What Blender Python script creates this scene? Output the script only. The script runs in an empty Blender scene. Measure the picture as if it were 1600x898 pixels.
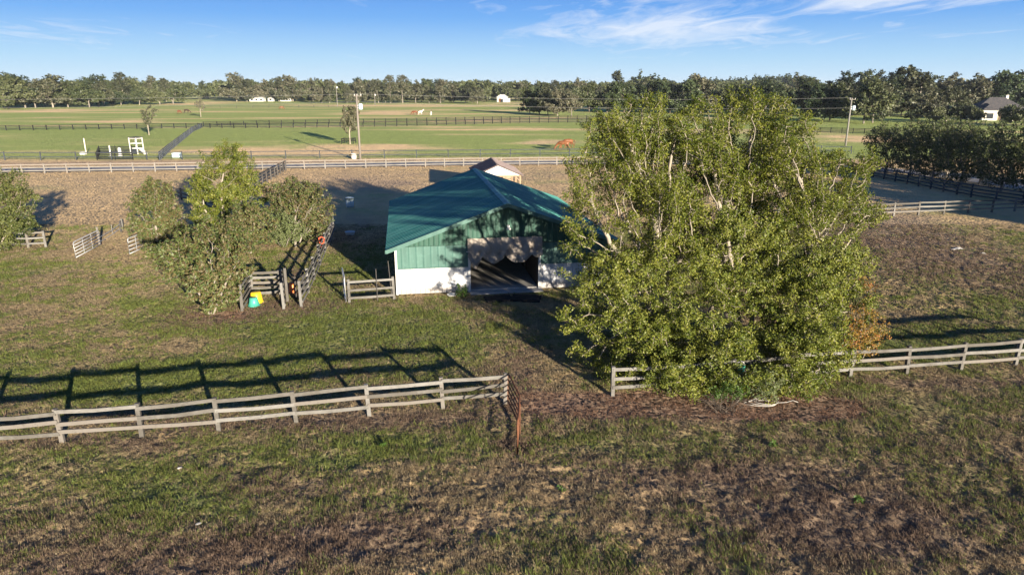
import bpy, bmesh, math, random
import numpy as np
from mathutils import Vector, Matrix
random.seed(7)
rng = np.random.RandomState(11)
SC = bpy.context.scene
COL = SC.collection
PI = math.pi
# ---------------------------------------------------------------- survey helpers (site plan from the camera station)
F = 1067.0
PITCH = math.atan(311 / 1067.0)
H = 12.0
cP, sP = math.cos(PITCH), math.sin(PITCH)

def G(px, py, z=0.0):
    u = (px - 800) / F; v = (py - 449) / F
    D = (u, cP - v * sP, -sP - v * cP)
    t = (z - H) / D[2]
    return Vector((D[0] * t, D[1] * t, z))

def R(px, py, Y):
    u = (px - 800) / F; v = (py - 449) / F
    D = (u, cP - v * sP, -sP - v * cP)
    t = Y / D[1]
    return Vector((D[0] * t, Y, H + D[2] * t))

SUN_EL = math.radians(9.6)
SUN_AZ = math.radians(29.0)      # shadows run 29 deg left of north
SUND = Vector((math.sin(SUN_AZ) * math.cos(SUN_EL), -math.cos(SUN_AZ) * math.cos(SUN_EL), math.sin(SUN_EL)))

# ---------------------------------------------------------------- numpy noise
_tab = np.random.RandomState(5).rand(8, 256, 256)

def vn(x, y, s=0):
    x = np.asarray(x, float); y = np.asarray(y, float)
    xi = np.floor(x).astype(np.int64); yi = np.floor(y).astype(np.int64)
    fx = x - xi; fy = y - yi
    fx = fx * fx * (3 - 2 * fx); fy = fy * fy * (3 - 2 * fy)
    T = _tab[s % 8]
    a = T[xi & 255, yi & 255]; b = T[(xi + 1) & 255, yi & 255]
    c = T[xi & 255, (yi + 1) & 255]; d = T[(xi + 1) & 255, (yi + 1) & 255]
    return (a * (1 - fx) + b * fx) * (1 - fy) + (c * (1 - fx) + d * fx) * fy

def fbm(x, y, s=0, o=4):
    t = 0; a = .5; n = 0
    for k in range(o):
        t = t + a * vn(x * 2 ** k + 13.7 * k, y * 2 ** k + 7.1 * k, s + k); n += a; a *= .55
    return t / n

# ---------------------------------------------------------------- material helpers
class NT:
    def __init__(s, name):
        s.m = bpy.data.materials.new(name); s.m.use_nodes = True
        s.t = s.m.node_tree; s.t.nodes.clear()
        s.out = s.t.nodes.new('ShaderNodeOutputMaterial')
    def n(s, typ, **kw):
        nd = s.t.nodes.new(typ)
        for k, v in kw.items():
            if k.startswith('_'): setattr(nd, k[1:], v)
        return nd
    def l(s, a, b): s.t.links.new(a, b)
    def val(s, sock, v):
        if hasattr(v, 'is_output') or isinstance(v, bpy.types.NodeSocket): s.l(v, sock)
        else: sock.default_value = v
    def coord(s, kind='Object'):
        return s.n('ShaderNodeTexCoord').outputs[kind]
    def pos(s):
        return s.n('ShaderNodeNewGeometry').outputs['Position']
    def noise(s, vec, scale, detail=3, rough=.55, out='Fac', dist=0):
        nd = s.n('ShaderNodeTexNoise'); s.l(vec, nd.inputs['Vector'])
        nd.inputs['Scale'].default_value = scale; nd.inputs['Detail'].default_value = detail
        nd.inputs['Roughness'].default_value = rough; nd.inputs['Distortion'].default_value = dist
        return nd.outputs[out]
    def mapping(s, vec, scale):
        nd = s.n('ShaderNodeMapping'); s.l(vec, nd.inputs['Vector']); nd.inputs['Scale'].default_value = scale
        return nd.outputs['Vector']
    def ramp(s, fac, stops):
        nd = s.n('ShaderNodeValToRGB'); s.l(fac, nd.inputs['Fac'])
        cr = nd.color_ramp
        while len(cr.elements) < len(stops): cr.elements.new(.5)
        for e, (p, c) in zip(cr.elements, stops):
            e.position = p; e.color = (c, c, c, 1) if not hasattr(c, '__len__') else (*c[:3], 1)
        return nd.outputs['Color']
    def mix(s, fac, a, b, mode='MIX'):
        nd = s.n('ShaderNodeMix'); nd.data_type = 'RGBA'; nd.blend_type = mode
        s.val(nd.inputs[0], fac)
        for i, v in ((6, a), (7, b)):
            if isinstance(v, (tuple, list)): nd.inputs[i].default_value = (*v[:3], 1)
            else: s.l(v, nd.inputs[i])
        return nd.outputs[2]
    def math(s, op, a, b=0.0, clamp=False):
        nd = s.n('ShaderNodeMath'); nd.operation = op; nd.use_clamp = clamp
        s.val(nd.inputs[0], a); s.val(nd.inputs[1], b)
        return nd.outputs[0]
    def attr(s, name, out='Color'):
        nd = s.n('ShaderNodeAttribute'); nd.attribute_name = name
        return nd.outputs[out]
    def sep(s, c):
        nd = s.n('ShaderNodeSeparateColor'); s.l(c, nd.inputs[0]); return nd.outputs
    def roughN(s, vec, scale, k, up=None):
        """normal = normalize(N + k*(noise-0.5)) : many small facets (grass, gravel)"""
        c = s.noise(vec, scale, 2, .6, 'Color')
        sub = s.n('ShaderNodeVectorMath'); sub.operation = 'SUBTRACT'; s.l(c, sub.inputs[0]); sub.inputs[1].default_value = (.5, .5, .5)
        mul = s.n('ShaderNodeVectorMath'); mul.operation = 'SCALE'; s.l(sub.outputs[0], mul.inputs[0]); s.val(mul.inputs['Scale'], k)
        g = s.n('ShaderNodeNewGeometry')
        add = s.n('ShaderNodeVectorMath'); add.operation = 'ADD'; s.l(g.outputs['Normal'], add.inputs[0]); s.l(mul.outputs[0], add.inputs[1])
        no = s.n('ShaderNodeVectorMath'); no.operation = 'NORMALIZE'; s.l(add.outputs[0], no.inputs[0])
        return no.outputs[0]
    def bump(s, h, strength=.5, dist=.02, normal=None):
        nd = s.n('ShaderNodeBump'); s.l(h, nd.inputs['Height']); nd.inputs['Strength'].default_value = strength
        nd.inputs['Distance'].default_value = dist
        if normal is not None: s.l(normal, nd.inputs['Normal'])
        return nd.outputs[0]
    def pbsdf(s, col, rough=.8, spec=.3, metal=0, normal=None):
        nd = s.n('ShaderNodeBsdfPrincipled')
        if isinstance(col, (tuple, list)): nd.inputs['Base Color'].default_value = (*col[:3], 1)
        else: s.l(col, nd.inputs['Base Color'])
        s.val(nd.inputs['Roughness'], rough); nd.inputs['Specular IOR Level'].default_value = spec
        nd.inputs['Metallic'].default_value = metal
        if normal is not None: s.l(normal, nd.inputs['Normal'])
        return nd.outputs[0]
    def done(s, surf):
        s.l(surf, s.out.inputs['Surface']); return s.m

def mat_simple(name, c1, c2, scale=4, rough=.7, spec=.3, metal=0, stretch=(1, 1, 1), bump=0.3, thr=(.35, .65)):
    t = NT(name); v = t.mapping(t.coord(), stretch)
    f = t.noise(v, scale, 5, .65)
    c = t.mix(t.ramp(f, [(thr[0], 0), (thr[1], 1)]), c1, c2)
    nrm = t.bump(t.noise(v, scale * 5, 3), bump, .01) if bump else None
    return t.done(t.pbsdf(c, rough, spec, metal, nrm))

M = {}
def wood_mat(name, pale, dark, grain=(1.2, 1.2, 9), wear=.5):
    t = NT(name); o = t.coord(); p = t.pos()
    g = t.noise(t.mapping(o, grain), 6, 5, .7)
    w = t.noise(p, 1.3, 4, .6)
    sp = t.noise(p, 9, 3, .7)
    orn = t.n('ShaderNodeObjectInfo').outputs['Random']
    f = t.math('ADD', t.math('ADD', t.math('MULTIPLY', g, .5), t.math('MULTIPLY', w, .5)), t.math('MULTIPLY', t.math('SUBTRACT', orn, .5), .34))
    c = t.mix(t.ramp(f, [(.34, 0), (.64, 1)]), dark, pale)
    c = t.mix(t.math('MULTIPLY', t.math('GREATER_THAN', orn, .82), .45), c, (dark[0] * 1.15, dark[1] * .95, dark[2] * .8))
    c = t.mix(t.math('MULTIPLY', t.ramp(sp, [(.55, 0), (.75, 1)]), wear), c, tuple(x * .45 for x in dark))
    return t.done(t.pbsdf(c, .85, .2, 0, t.bump(g, .35, .01)))
M['fence'] = wood_mat('weathered_fence_wood', (.20, .195, .185), (.095, .088, .078))
M['fence_grey'] = wood_mat('grey_fence_wood', (.21, .205, .195), (.11, .105, .097))
M['fence_white'] = wood_mat('faded_white_fence', (.24, .225, .21), (.15, .14, .125), wear=.3)
M['fence_black'] = wood_mat('black_fence_wood', (.022, .024, .026), (.010, .011, .012), wear=.3)
M['fence_slate'] = wood_mat('slate_fence_wood', (.06, .07, .085), (.03, .036, .045), wear=.3)
M['fence_dark'] = wood_mat('dark_weathered_wood', (.10, .095, .09), (.05, .047, .045))
M['pole'] = wood_mat('pole_wood', (.24, .23, .215), (.15, .14, .13), grain=(3, 3, .5))
M['rust'] = mat_simple('rusty_steel', (.12, .055, .032), (.20, .085, .045), 5, .8, .2, 0)
M['galv'] = mat_simple('galvanised_steel', (.50, .52, .54), (.62, .63, .64), 4, .45, .5, .3)
M['cable'] = mat_simple('cable', (.16, .16, .16), (.22, .22, .22), 4, .6, .3)
M['white'] = mat_simple('white_paint', (.62, .62, .60), (.54, .53, .51), 2, .6, .3, bump=.05)
M['concrete'] = mat_simple('concrete', (.48, .46, .43), (.36, .35, .33), 1.5, .9, .2)
M['black_rubber'] = mat_simple('black_rubber', (.012, .012, .013), (.03, .028, .028), 3, .85, .2)
M['yellow'] = mat_simple('yellow_plastic', (.80, .55, .02), (.72, .48, .02), 2, .4, .4, bump=.05)
M['teal'] = mat_simple('teal_plastic', (.06, .36, .27), (.05, .30, .23), 2, .4, .4, bump=.05)
M['orange'] = mat_simple('orange_plastic', (.75, .22, .05), (.62, .15, .03), 2, .45, .4, bump=.05)
M['red'] = mat_simple('red_cloth', (.60, .14, .06), (.48, .09, .05), 4, .8, .2)
M['blue_white'] = mat_simple('pale_blue_plastic', (.55, .68, .75), (.45, .58, .66), 2, .5, .4, bump=.05)
M['tarp'] = mat_simple('brown_tarp', (.24, .205, .175), (.34, .30, .26), 1.2, .8, .25, bump=.4)
M['glass'] = mat_simple('dark_glass', (.02, .025, .03), (.03, .035, .045), 1, .15, .5, bump=0)
M['shingle'] = mat_simple('grey_shingle', (.06, .06, .066), (.11, .10, .10), 1.5, .9, .2)
M['stucco'] = mat_simple('pale_stucco', (.66, .61, .53), (.72, .68, .60), 1, .9, .2)
M['roof_dark'] = mat_simple('brown_shingle', (.14, .11, .11), (.22, .18, .175), 2, .9, .2)
M['timber'] = wood_mat('fresh_timber', (.36, .28, .20), (.26, .19, .13), wear=.2)

def metal_mat(name, c1, c2, rough=.45, dirt=.25, st=(3, 3, .35), splash=0.0):
    t = NT(name); o = t.coord(); p = t.pos()
    a = t.noise(t.mapping(o, st), .8, 5, .65); b = t.noise(t.mapping(o, st), 3, 4, .7)
    c = t.mix(t.ramp(a, [(.35, 0), (.65, 1)]), c1, c2)
    c = t.mix(t.math('MULTIPLY', t.ramp(b, [(.5, 0), (.75, 1)]), dirt), c, tuple(x * .55 + .03 for x in c1))
    # rain-splashed soil on the foot of the panels, thin chalky fading elsewhere
    sz = t.n('ShaderNodeSeparateXYZ'); t.l(o, sz.inputs[0])
    mud = t.math('MULTIPLY', t.ramp(t.math('ADD', t.math('MULTIPLY', sz.outputs[2], 1.6), t.math('MULTIPLY', t.noise(p, 5, 4, .7), -.9)), [(0.0, 1), (.35, 0)]), splash)
    c = t.mix(mud, c, (.20, .15, .10))
    c = t.mix(t.math('MULTIPLY', t.ramp(t.noise(p, 2.4, 5, .75), [(.55, 0), (.72, 1)]), .22), c, tuple(min(.7, x * 1.8 + .03) for x in c2))
    return t.done(t.pbsdf(c, t.math('ADD', t.math('MULTIPLY', b, .3), rough - .1), .5, 0))
M['green_roof'] = metal_mat('green_metal_roofing', (.026, .15, .132), (.085, .26, .225), .42, .5, st=(.15, 1.9, .15))
M['green_wall'] = metal_mat('green_metal_siding', (.006, .05, .034), (.014, .08, .054), .5)
M['green_band'] = metal_mat('faded_green_panel', (.032, .10, .085), (.055, .14, .118), .5)
M['white_wall'] = metal_mat('white_metal_siding', (.56, .57, .59), (.46, .47, .49), .5, .3, splash=.5)
M['dark_wood'] = wood_mat('stall_wood', (.13, .10, .07), (.07, .05, .035))

# horse coats
def coat(name, a, b):
    t = NT(name); f = t.noise(t.coord(), 3, 4)
    return t.done(t.pbsdf(t.mix(t.ramp(f, [(.4, 0), (.6, 1)]), a, b), .5, .35))
M['chestnut'] = coat('chestnut_coat', (.21, .082, .032), (.15, .055, .022))
M['bay'] = coat('bay_coat', (.20, .065, .025), (.14, .04, .018))
M['dark_coat'] = coat('dark_coat', (.03, .018, .012), (.045, .025, .016))
M['grey_coat'] = coat('white_coat', (.72, .70, .66), (.62, .60, .56))
M['hair'] = coat('horse_hair', (.10, .04, .02), (.16, .06, .025))

# leaves
def leaf_mat(name, cols, back=None, trans=.28, rough=.5, spec=.35, scale=.6, objvar=0):
    """cols: three leaf colours, mixed by per-leaf tint attribute and clump noise"""
    t = NT(name)
    a = t.sep(t.attr('tint'))
    p = t.coord()
    cl = t.noise(p, scale, 3, .6)
    f = t.math('ADD', t.math('MULTIPLY', a[0], .55), t.math('MULTIPLY', cl, .55))
    if objvar:
        orn = t.n('ShaderNodeObjectInfo').outputs['Random']
        f = t.math('ADD', f, t.math('MULTIPLY', t.math('SUBTRACT', orn, .5), objvar))
    c = t.ramp(f, [(.22, cols[0]), (.5, cols[1]), (.82, cols[2])])
    if back is not None:
        g = t.n('ShaderNodeNewGeometry').outputs['Backfacing']
        c = t.mix(t.math('MULTIPLY', t.math('MULTIPLY', g, t.math('GREATER_THAN', a[1], .42)), .8), c, back)
        c = t.mix(t.math('GREATER_THAN', a[1], .93), c, back)
    pb = t.pbsdf(c, rough, spec)
    tr = t.n('ShaderNodeBsdfTranslucent'); t.l(c, tr.inputs['Color'])
    mx = t.n('ShaderNodeMixShader'); mx.inputs[0].default_value = trans
    t.l(pb, mx.inputs[1]); t.l(tr.outputs[0], mx.inputs[2])
    return t.done(mx.outputs[0])
M['leaf_oak'] = leaf_mat('laurel_leaves', [(.026, .055, .008), (.118, .148, .018), (.26, .262, .05)], trans=.3)
M['leaf_olive'] = leaf_mat('olive_leaves', [(.028, .048, .012), (.08, .10, .024), (.17, .175, .055)], trans=.25)
M['leaf_magnolia'] = leaf_mat('magnolia_leaves', [(.03, .05, .015), (.078, .105, .03), (.16, .17, .062)], back=(.115, .085, .04), trans=.15, rough=.5, spec=.3)
M['leaf_shrub'] = leaf_mat('shrub_leaves', [(.06, .09, .03), (.11, .14, .05), (.17, .19, .08)], trans=.2)
M['leaf_autumn'] = leaf_mat('autumn_leaves', [(.12, .13, .025), (.27, .18, .035), (.44, .15, .045)], trans=.3)
M['leaf_mossoak'] = leaf_mat('moss_oak_foliage', [(.028, .034, .018), (.068, .075, .038), (.14, .13, .085)], trans=.12, scale=.35, objvar=.5)
M['leaf_greenoak'] = leaf_mat('green_oak_foliage', [(.022, .034, .015), (.048, .064, .025), (.095, .105, .045)], trans=.12, scale=.35, objvar=.5)
M['leaf_dark'] = leaf_mat('dark_evergreen_foliage', [(.02, .035, .018), (.045, .065, .028), (.075, .10, .04)], trans=.12, scale=.35, objvar=.5)
M['leaf_row'] = leaf_mat('row_tree_leaves', [(.028, .045, .018), (.065, .085, .03), (.13, .15, .052)], trans=.2, scale=.5)
M['leaf_bright'] = leaf_mat('weed_leaves', [(.03, .07, .012), (.06, .12, .018), (.10, .17, .03)], trans=.3)
M['bark_pale'] = mat_simple('pale_bark', (.22, .19, .155), (.37, .325, .265), 3, .9, .2, stretch=(1, 1, .4))
M['bark_grey'] = mat_simple('grey_bark', (.20, .175, .15), (.34, .30, .26), 2, .9, .2, stretch=(1, 1, .3))
M['bark_far'] = mat_simple('moss_oak_bark', (.16, .14, .12), (.25, .22, .19), 2, .9, .2, stretch=(1, 1, .3))
M['bark_dark'] = mat_simple('dark_bark', (.07, .055, .045), (.13, .105, .085), 2, .9, .2, stretch=(1, 1, .3))

# ---------------------------------------------------------------- object helpers
def tag(o, label=None, cat=None, group=None, kind=None):
    if label: o['label'] = label
    if cat: o['category'] = cat
    if group: o['group'] = group
    if kind: o['kind'] = kind
    return o

def empty(name, loc, rz=0, label=None, cat=None, group=None):
    o = bpy.data.objects.new(name, None); COL.objects.link(o)
    o.location = loc; o.rotation_euler = (0, 0, rz); o.empty_display_size = .3
    return tag(o, label, cat, group)

def link(name, me, parent=None, loc=None, rz=0):
    o = bpy.data.objects.new(name, me); COL.objects.link(o)
    if parent: o.parent = parent
    if loc is not None: o.location = loc
    if rz: o.rotation_euler = (0, 0, rz)
    return o

def np_mesh(name, verts, faces, mat, tint=None, smooth=False):
    """faces: int array (n,k)"""
    me = bpy.data.meshes.new(name)
    verts = np.asarray(verts, np.float32)
    groups = faces if isinstance(faces, list) else [faces]
    groups = [np.asarray(f, np.int32) for f in groups if len(f)]
    nl = sum(f.size for f in groups); nf = sum(len(f) for f in groups)
    me.vertices.add(len(verts)); me.vertices.foreach_set('co', verts.ravel())
    me.loops.add(nl); me.polygons.add(nf)
    li = np.concatenate([f.ravel() for f in groups])
    tot = np.concatenate([np.full(len(f), f.shape[1], np.int32) for f in groups])
    st = np.concatenate([[0], np.cumsum(tot)[:-1]]).astype(np.int32)
    me.loops.foreach_set('vertex_index', li)
    me.polygons.foreach_set('loop_start', st); me.polygons.foreach_set('loop_total', tot)
    if smooth: me.polygons.foreach_set('use_smooth', np.ones(nf, bool))
    if tint is not None:
        at = me.color_attributes.new('tint', 'FLOAT_COLOR', 'POINT')
        c = np.ones((len(verts), 4), np.float32); c[:, :tint.shape[1]] = tint
        at.data.foreach_set('color', c.ravel())
    me.materials.append(mat)
    me.update(calc_edges=True)
    return me

class MB:
    """collects shapes into one mesh"""
    def __init__(s): s.v = []; s.f = []
    def add(s, vs, fs):
        b = len(s.v); s.v += [tuple(v) for v in vs]; s.f += [tuple(b + i for i in f) for f in fs]; return s
    def box(s, c, size, rot=None, taper=1.0):
        hx, hy, hz = size[0] / 2, size[1] / 2, size[2] / 2
        vs = []
        for z in (-hz, hz):
            k = taper if z > 0 else 1
            for x, y in ((-hx, -hy), (hx, -hy), (hx, hy), (-hx, hy)):
                v = Vector((x * k, y * k, z))
                if rot is not None: v = rot @ v
                vs.append(v + Vector(c))
        return s.add(vs, [(3, 2, 1, 0), (4, 5, 6, 7), (0, 1, 5, 4), (1, 2, 6, 5), (2, 3, 7, 6), (3, 0, 4, 7)])
    def beam(s, a, b, w, h, up=Vector((0, 0, 1)), bev=0):
        """box from a to b, w across, h along up"""
        a = Vector(a); b = Vector(b); d = (b - a)
        if d.length < 1e-6: return s
        d.normalize()
        sd = d.cross(up)
        if sd.length < 1e-4: sd = d.cross(Vector((1, 0, 0)))
        sd.normalize(); u = sd.cross(d)
        vs = []
        for p in (a, b):
            for x, y in ((-1, -1), (1, -1), (1, 1), (-1, 1)):
                vs.append(p + sd * (x * w / 2) + u * (y * h / 2))
        return s.add(vs, [(0, 1, 2, 3), (7, 6, 5, 4), (4, 5, 1, 0), (5, 6, 2, 1), (6, 7, 3, 2), (7, 4, 0, 3)])
    def tube(s, pts, r, n=8, r2=None, cap=True):
        pts = [Vector(p) for p in pts]
        m = len(pts); rings = []
        for i, p in enumerate(pts):
            d = (pts[min(i + 1, m - 1)] - pts[max(i - 1, 0)]).normalized()
            x = d.cross(Vector((0, 0, 1)))
            if x.length < .05: x = d.cross(Vector((0, 1, 0)))
            x.normalize(); y = x.cross(d)
            rr = r if r2 is None else r + (r2 - r) * i / (m - 1)
            rings.append([p + x * math.cos(2 * PI * k / n) * rr + y * math.sin(2 * PI * k / n) * rr for k in range(n)])
        vs = [v for rg in rings for v in rg]; fs = []
        for i in range(m - 1):
            for k in range(n):
                fs.append((i * n + k, i * n + (k + 1) % n, (i + 1) * n + (k + 1) % n, (i + 1) * n + k))
        if cap:
            fs.append(tuple(range(n - 1, -1, -1))); fs.append(tuple((m - 1) * n + k for k in range(n)))
        return s.add(vs, fs)
    def lathe(s, prof, c=(0, 0, 0), n=16, sx=1, sy=1):
        vs = []; fs = []
        for r, z in prof:
            for k in range(n):
                a = 2 * PI * k / n
                vs.append((c[0] + r * sx * math.cos(a), c[1] + r * sy * math.sin(a), c[2] + z))
        for i in range(len(prof) - 1):
            for k in range(n):
                fs.append((i * n + k, i * n + (k + 1) % n, (i + 1) * n + (k + 1) % n, (i + 1) * n + k))
        return s.add(vs, fs)
    def mesh(s, name, mat, smooth=False, bevel=0):
        me = bpy.data.meshes.new(name)
        me.from_pydata([tuple(v) for v in s.v], [], s.f)
        if bevel:
            bm = bmesh.new(); bm.from_mesh(me)
            bmesh.ops.bevel(bm, geom=bm.edges[:], offset=bevel, segments=1, affect='EDGES')
            bm.to_mesh(me); bm.free()
        me.materials.append(mat)
        if smooth: me.polygons.foreach_set('use_smooth', [True] * len(me.polygons))
        me.update(); return me
    def build(s, name, mat, parent=None, loc=None, rz=0, smooth=False, bevel=0):
        return link(name, s.mesh(name, mat, smooth, bevel), parent, loc, rz)

# ---------------------------------------------------------------- terrain height
def zone(v, a, b):
    return np.clip((v - a) / (b - a), 0, 1)

def hgt(x, y):
    x = np.asarray(x, float); y = np.asarray(y, float)
    near = 1 - zone(y, 60, 110)
    z = (fbm(x * .35, y * .35, 1, 3) - .5) * .06
    z = z + (fbm(x * 2.4, y * 2.4, 2, 4) - .5) * .085 * near
    # hoof-pocked soil in the right paddock and the rough front field
    rough = np.maximum(zone(x, 14, 20) * zone(y, 30, 36) * (1 - zone(y, 80, 100)), (1 - zone(y, 20, 25)) * .8)
    z = z + (vn(x * 3.3, y * 3.3, 4) - .5) * .06 * rough + (vn(x * 6.7, y * 6.7, 6) - .5) * .07 * rough
    # flat under the barn yard
    d = np.sqrt(((x + .5) / 9.5) ** 2 + ((y - 49) / 12.5) ** 2)
    k = zone(d, 1.0, 1.25)
    return z * k - .03

def hz(p): return float(hgt(p[0], p[1]))

# ---------------------------------------------------------------- ground cover map (green, dirt, litter) in site metres
PATCH = []
def patch(px, py, rx, ry, ch, amt, soft=1.0):
    c = G(px, py); e = G(px + rx, py); t = G(px, max(py - ry, 143)); b = G(px, py + ry)
    PATCH.append((c.x, (t.y + b.y) / 2, abs(e.x - c.x), abs(t.y - b.y) / 2, ch, amt))
# greens
for a in [(520, 520, 260, 50, 0, .45), (300, 600, 330, 40, 0, .35), (90, 480, 120, 30, 0, -.12), (180, 540, 110, 25, 0, -.35),
          (420, 440, 60, 25, 0, .2), (560, 420, 60, 40, 0, .35), (840, 560, 40, 60, 0, -.1), (1480, 530, 160, 16, 0, .45), (1420, 620, 220, 22, 0, .3),
          (620, 690, 140, 22, 0, .45), (520, 718, 40, 10, 0, .5), (1010, 700, 160, 30, 0, .35), (860, 860, 110, 50, 0, .35), (250, 780, 140, 40, 0, .3),
          (1560, 780, 90, 80, 0, .35), (1180, 840, 120, 50, 0, .2), (60, 720, 120, 20, 0, .25),
          (150, 230, 200, 12, 0, .3), (60, 215, 90, 9, 0, .2), (640, 218, 160, 8, 0, .25), (500, 183, 250, 6, 0, .1), (1350, 190, 90, 8, 0, .5)]:
    patch(*a)
# tan, dry spots (negative green)
for a in [(250, 270, 260, 8, 0, -.5), (150, 320, 110, 30, 0, -.45), (180, 385, 60, 20, 0, -.6), (220, 360, 30, 12, 0, -.5), (560, 285, 200, 12, 0, -.35), (60, 185, 70, 5, 0, -.35),
          (180, 189, 50, 3, 0, -.35), (620, 230, 90, 3, 0, -.45), (850, 222, 80, 4, 0, -.6), (700, 205, 100, 3, 0, -.3), (560, 230, 40, 6, 0, -.4), (380, 235, 80, 4, 0, -.25),
          (590, 176, 60, 3, 0, -.5), (640, 165, 160, 2, 0, -.5), (830, 162, 60, 3, 0, -.5), (80, 172, 120, 3, 0, -.5), (300, 162, 50, 3, 0, -.4),
          (1340, 215, 60, 8, 0, -.4)]:
    patch(*a)
# bare / brown dirt
for a in [(1490, 400, 170, 70, 1, .75), (400, 655, 420, 14, 1, .55), (100, 688, 160, 9, 1, .5), (1440, 592, 180, 7, 1, .5), (330, 860, 220, 45, 1, .6),
          (590, 830, 170, 35, 1, .55), (230, 700, 60, 12, 1, .4), (420, 750, 120, 25, 1, .45), (1330, 820, 150, 60, 1, .6), (1100, 740, 170, 22, 1, .45), (820, 600, 45, 45, 1, .3),
          (560, 285, 160, 12, 1, .4), (420, 472, 90, 14, 1, .55), (500, 395, 14, 70, 1, .35), (320, 495, 60, 14, 1, .5), (860, 232, 50, 3, 1, .45), (845, 570, 26, 30, 1, .45), (825, 520, 24, 30, 1, .3), (800, 485, 40, 14, 1, .3), (850, 222, 90, 4, 1, .4),
          (600, 253, 320, 4, 1, .5), (650, 238, 300, 5, 0, -.4), (100, 254, 200, 4, 1, .4), (100, 256, 220, 4, 0, -.4), (600, 254, 340, 4, 0, -.5), (760, 200, 120, 3, 0, -.35), (400, 226, 60, 4, 0, -.3), (110, 300, 90, 14, 1, .25), (180, 385, 50, 14, 1, .25), (840, 275, 60, 14, 1, .3), (100, 900, 160, 30, 1, .3),
          (810, 700, 30, 12, 1, .6), (1000, 250, 200, 30, 1, .1), (20, 390, 90, 12, 1, .3)]:
    patch(*a)
# leaf litter
for a in [(1080, 635, 220, 26, 2, .95), (890, 640, 90, 18, 2, .5), (1270, 630, 90, 26, 2, .6), (860, 590, 40, 30, 2, .35), (330, 490, 60, 12, 2, .6), (440, 385, 40, 8, 2, .5), (250, 400, 40, 12, 2, .4)]:
    patch(*a)

def cover(x, y):
    x = np.asarray(x, float); y = np.asarray(y, float)
    g = np.where(y > 123, .78, np.where(y > 60, .30, np.where(y > 27, .42, .34)))
    b1 = zone(y, 24, 29); b2 = zone(y, 52, 66); b3 = zone(y, 120, 126)
    g = .34 + .13 * b1 - .29 * b2 + .55 * b3
    d = .30 - .20 * b1 + .04 * b2 - .12 * b3
    l = np.zeros_like(x)
    wx = x + (fbm(x * .12, y * .12, 3, 3) - .5) * 5 * np.clip(y / 40, .4, 5); wy = y + (fbm(x * .12 + 40, y * .12, 5, 3) - .5) * 4 * np.clip(y / 60, .3, 5)
    ch = [g, d, l]
    for cx, cy, rx, ry, c, amt in PATCH:
        q = ((wx - cx) / rx) ** 2 + ((wy - cy) / ry) ** 2
        ch[c] = ch[c] + amt * np.exp(-np.clip(q, 0, 30) ** 1.3 * .8)
    n1 = fbm(x * .09, y * .13, 2, 4) - .5; n2 = fbm(x * .5, y * .5, 4, 3) - .5
    nf = fbm(x * .02, y * .09, 6, 4) - .5
    far = zone(y, 100, 140)
    g = ch[0] + (n1 * 1.0 + n2 * .45) * (1 - far) + nf * 1.9 * far
    d = ch[1] + (fbm(x * .13 + 9, y * .2, 1, 4) - .5) * .9 * (1 - .7 * far)
    return np.clip(g, 0, 1), np.clip(d, 0, 1), np.clip(ch[2] + n2 * .5 * (ch[2] > .1), 0, 1)
# ---------------------------------------------------------------- ground sheet
C_TAN = (.37, .262, .142); C_GREEN = (.155, .19, .06); C_DIRT = (.225, .165, .12); C_LIT = (.235, .16, .115); C_DRYG = (.30, .27, .135)

def axis(lo, hi, dense_lo, dense_hi, d, grow):
    a = list(np.arange(dense_lo, dense_hi, d))
    s = d; v = a[-1]
    while v < hi:
        s *= grow; v += s; a.append(v)
    s = d; v = a[0]; pre = []
    while v > lo:
        s *= grow; v -= s; pre.append(v)
    return np.array(pre[::-1] + a)

def ground_material():
    t = NT('pasture_ground'); p = t.pos()
    a = t.sep(t.attr('cover'))
    n1 = t.noise(p, 2.2, 4, .7); n2 = t.noise(p, 9, 3, .7); n3 = t.noise(p, 30, 2, .7); nb = t.noise(p, .5, 4, .6)
    mixn = t.math('ADD', t.math('MULTIPLY', n1, .28), t.math('ADD', t.math('MULTIPLY', n2, .38), t.math('MULTIPLY', n3, .34)))
    def th(ch, w=.27):
        s = t.math('ADD', ch, t.math('MULTIPLY', t.math('SUBTRACT', mixn, .5), 1.5))
        return t.ramp(s, [(.5 - w, 0), (.5 + w, 1)])
    tan = t.mix(n2, tuple(x * .8 for x in C_TAN), tuple(min(1, x * 1.2) for x in C_TAN))
    green = t.mix(n1, C_DRYG, C_GREEN)
    green = t.mix(t.ramp(n2, [(.35, 0), (.7, 1)]), green, (.17, .195, .065))
    dirt = t.mix(n3, tuple(x * .7 for x in C_DIRT), tuple(x * 1.3 for x in C_DIRT))
    lit = t.mix(n3, tuple(x * .6 for x in C_LIT), tuple(x * 1.35 for x in C_LIT))
    c = t.mix(th(a[0]), tan, green)
    c = t.mix(t.math('MULTIPLY', th(a[1]), .85), c, dirt)
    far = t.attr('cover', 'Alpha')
    sc_ = t.n('ShaderNodeVectorMath'); sc_.operation = 'SCALE'; t.l(c, sc_.inputs[0]); t.l(t.math('ADD', t.math('MULTIPLY', far, 1.75), 1.0), sc_.inputs['Scale'])  # distant ground colour lifted in place of the low sun caught by upright blades
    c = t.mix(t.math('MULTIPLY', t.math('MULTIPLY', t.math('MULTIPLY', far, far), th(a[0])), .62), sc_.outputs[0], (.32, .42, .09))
    c = t.mix(th(a[2], .1), c, lit)
    c = t.mix(t.math('MULTIPLY', t.ramp(nb, [(.4, 0), (.7, 1)]), .25), c, (.12, .11, .05))
    nr = t.roughN(p, 6, 5.0)
    nr2 = t.bump(n3, .6, .04, nr)
    return t.done(t.pbsdf(c, .95, .1, 0, nr2))
M['ground'] = ground_material()

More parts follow.
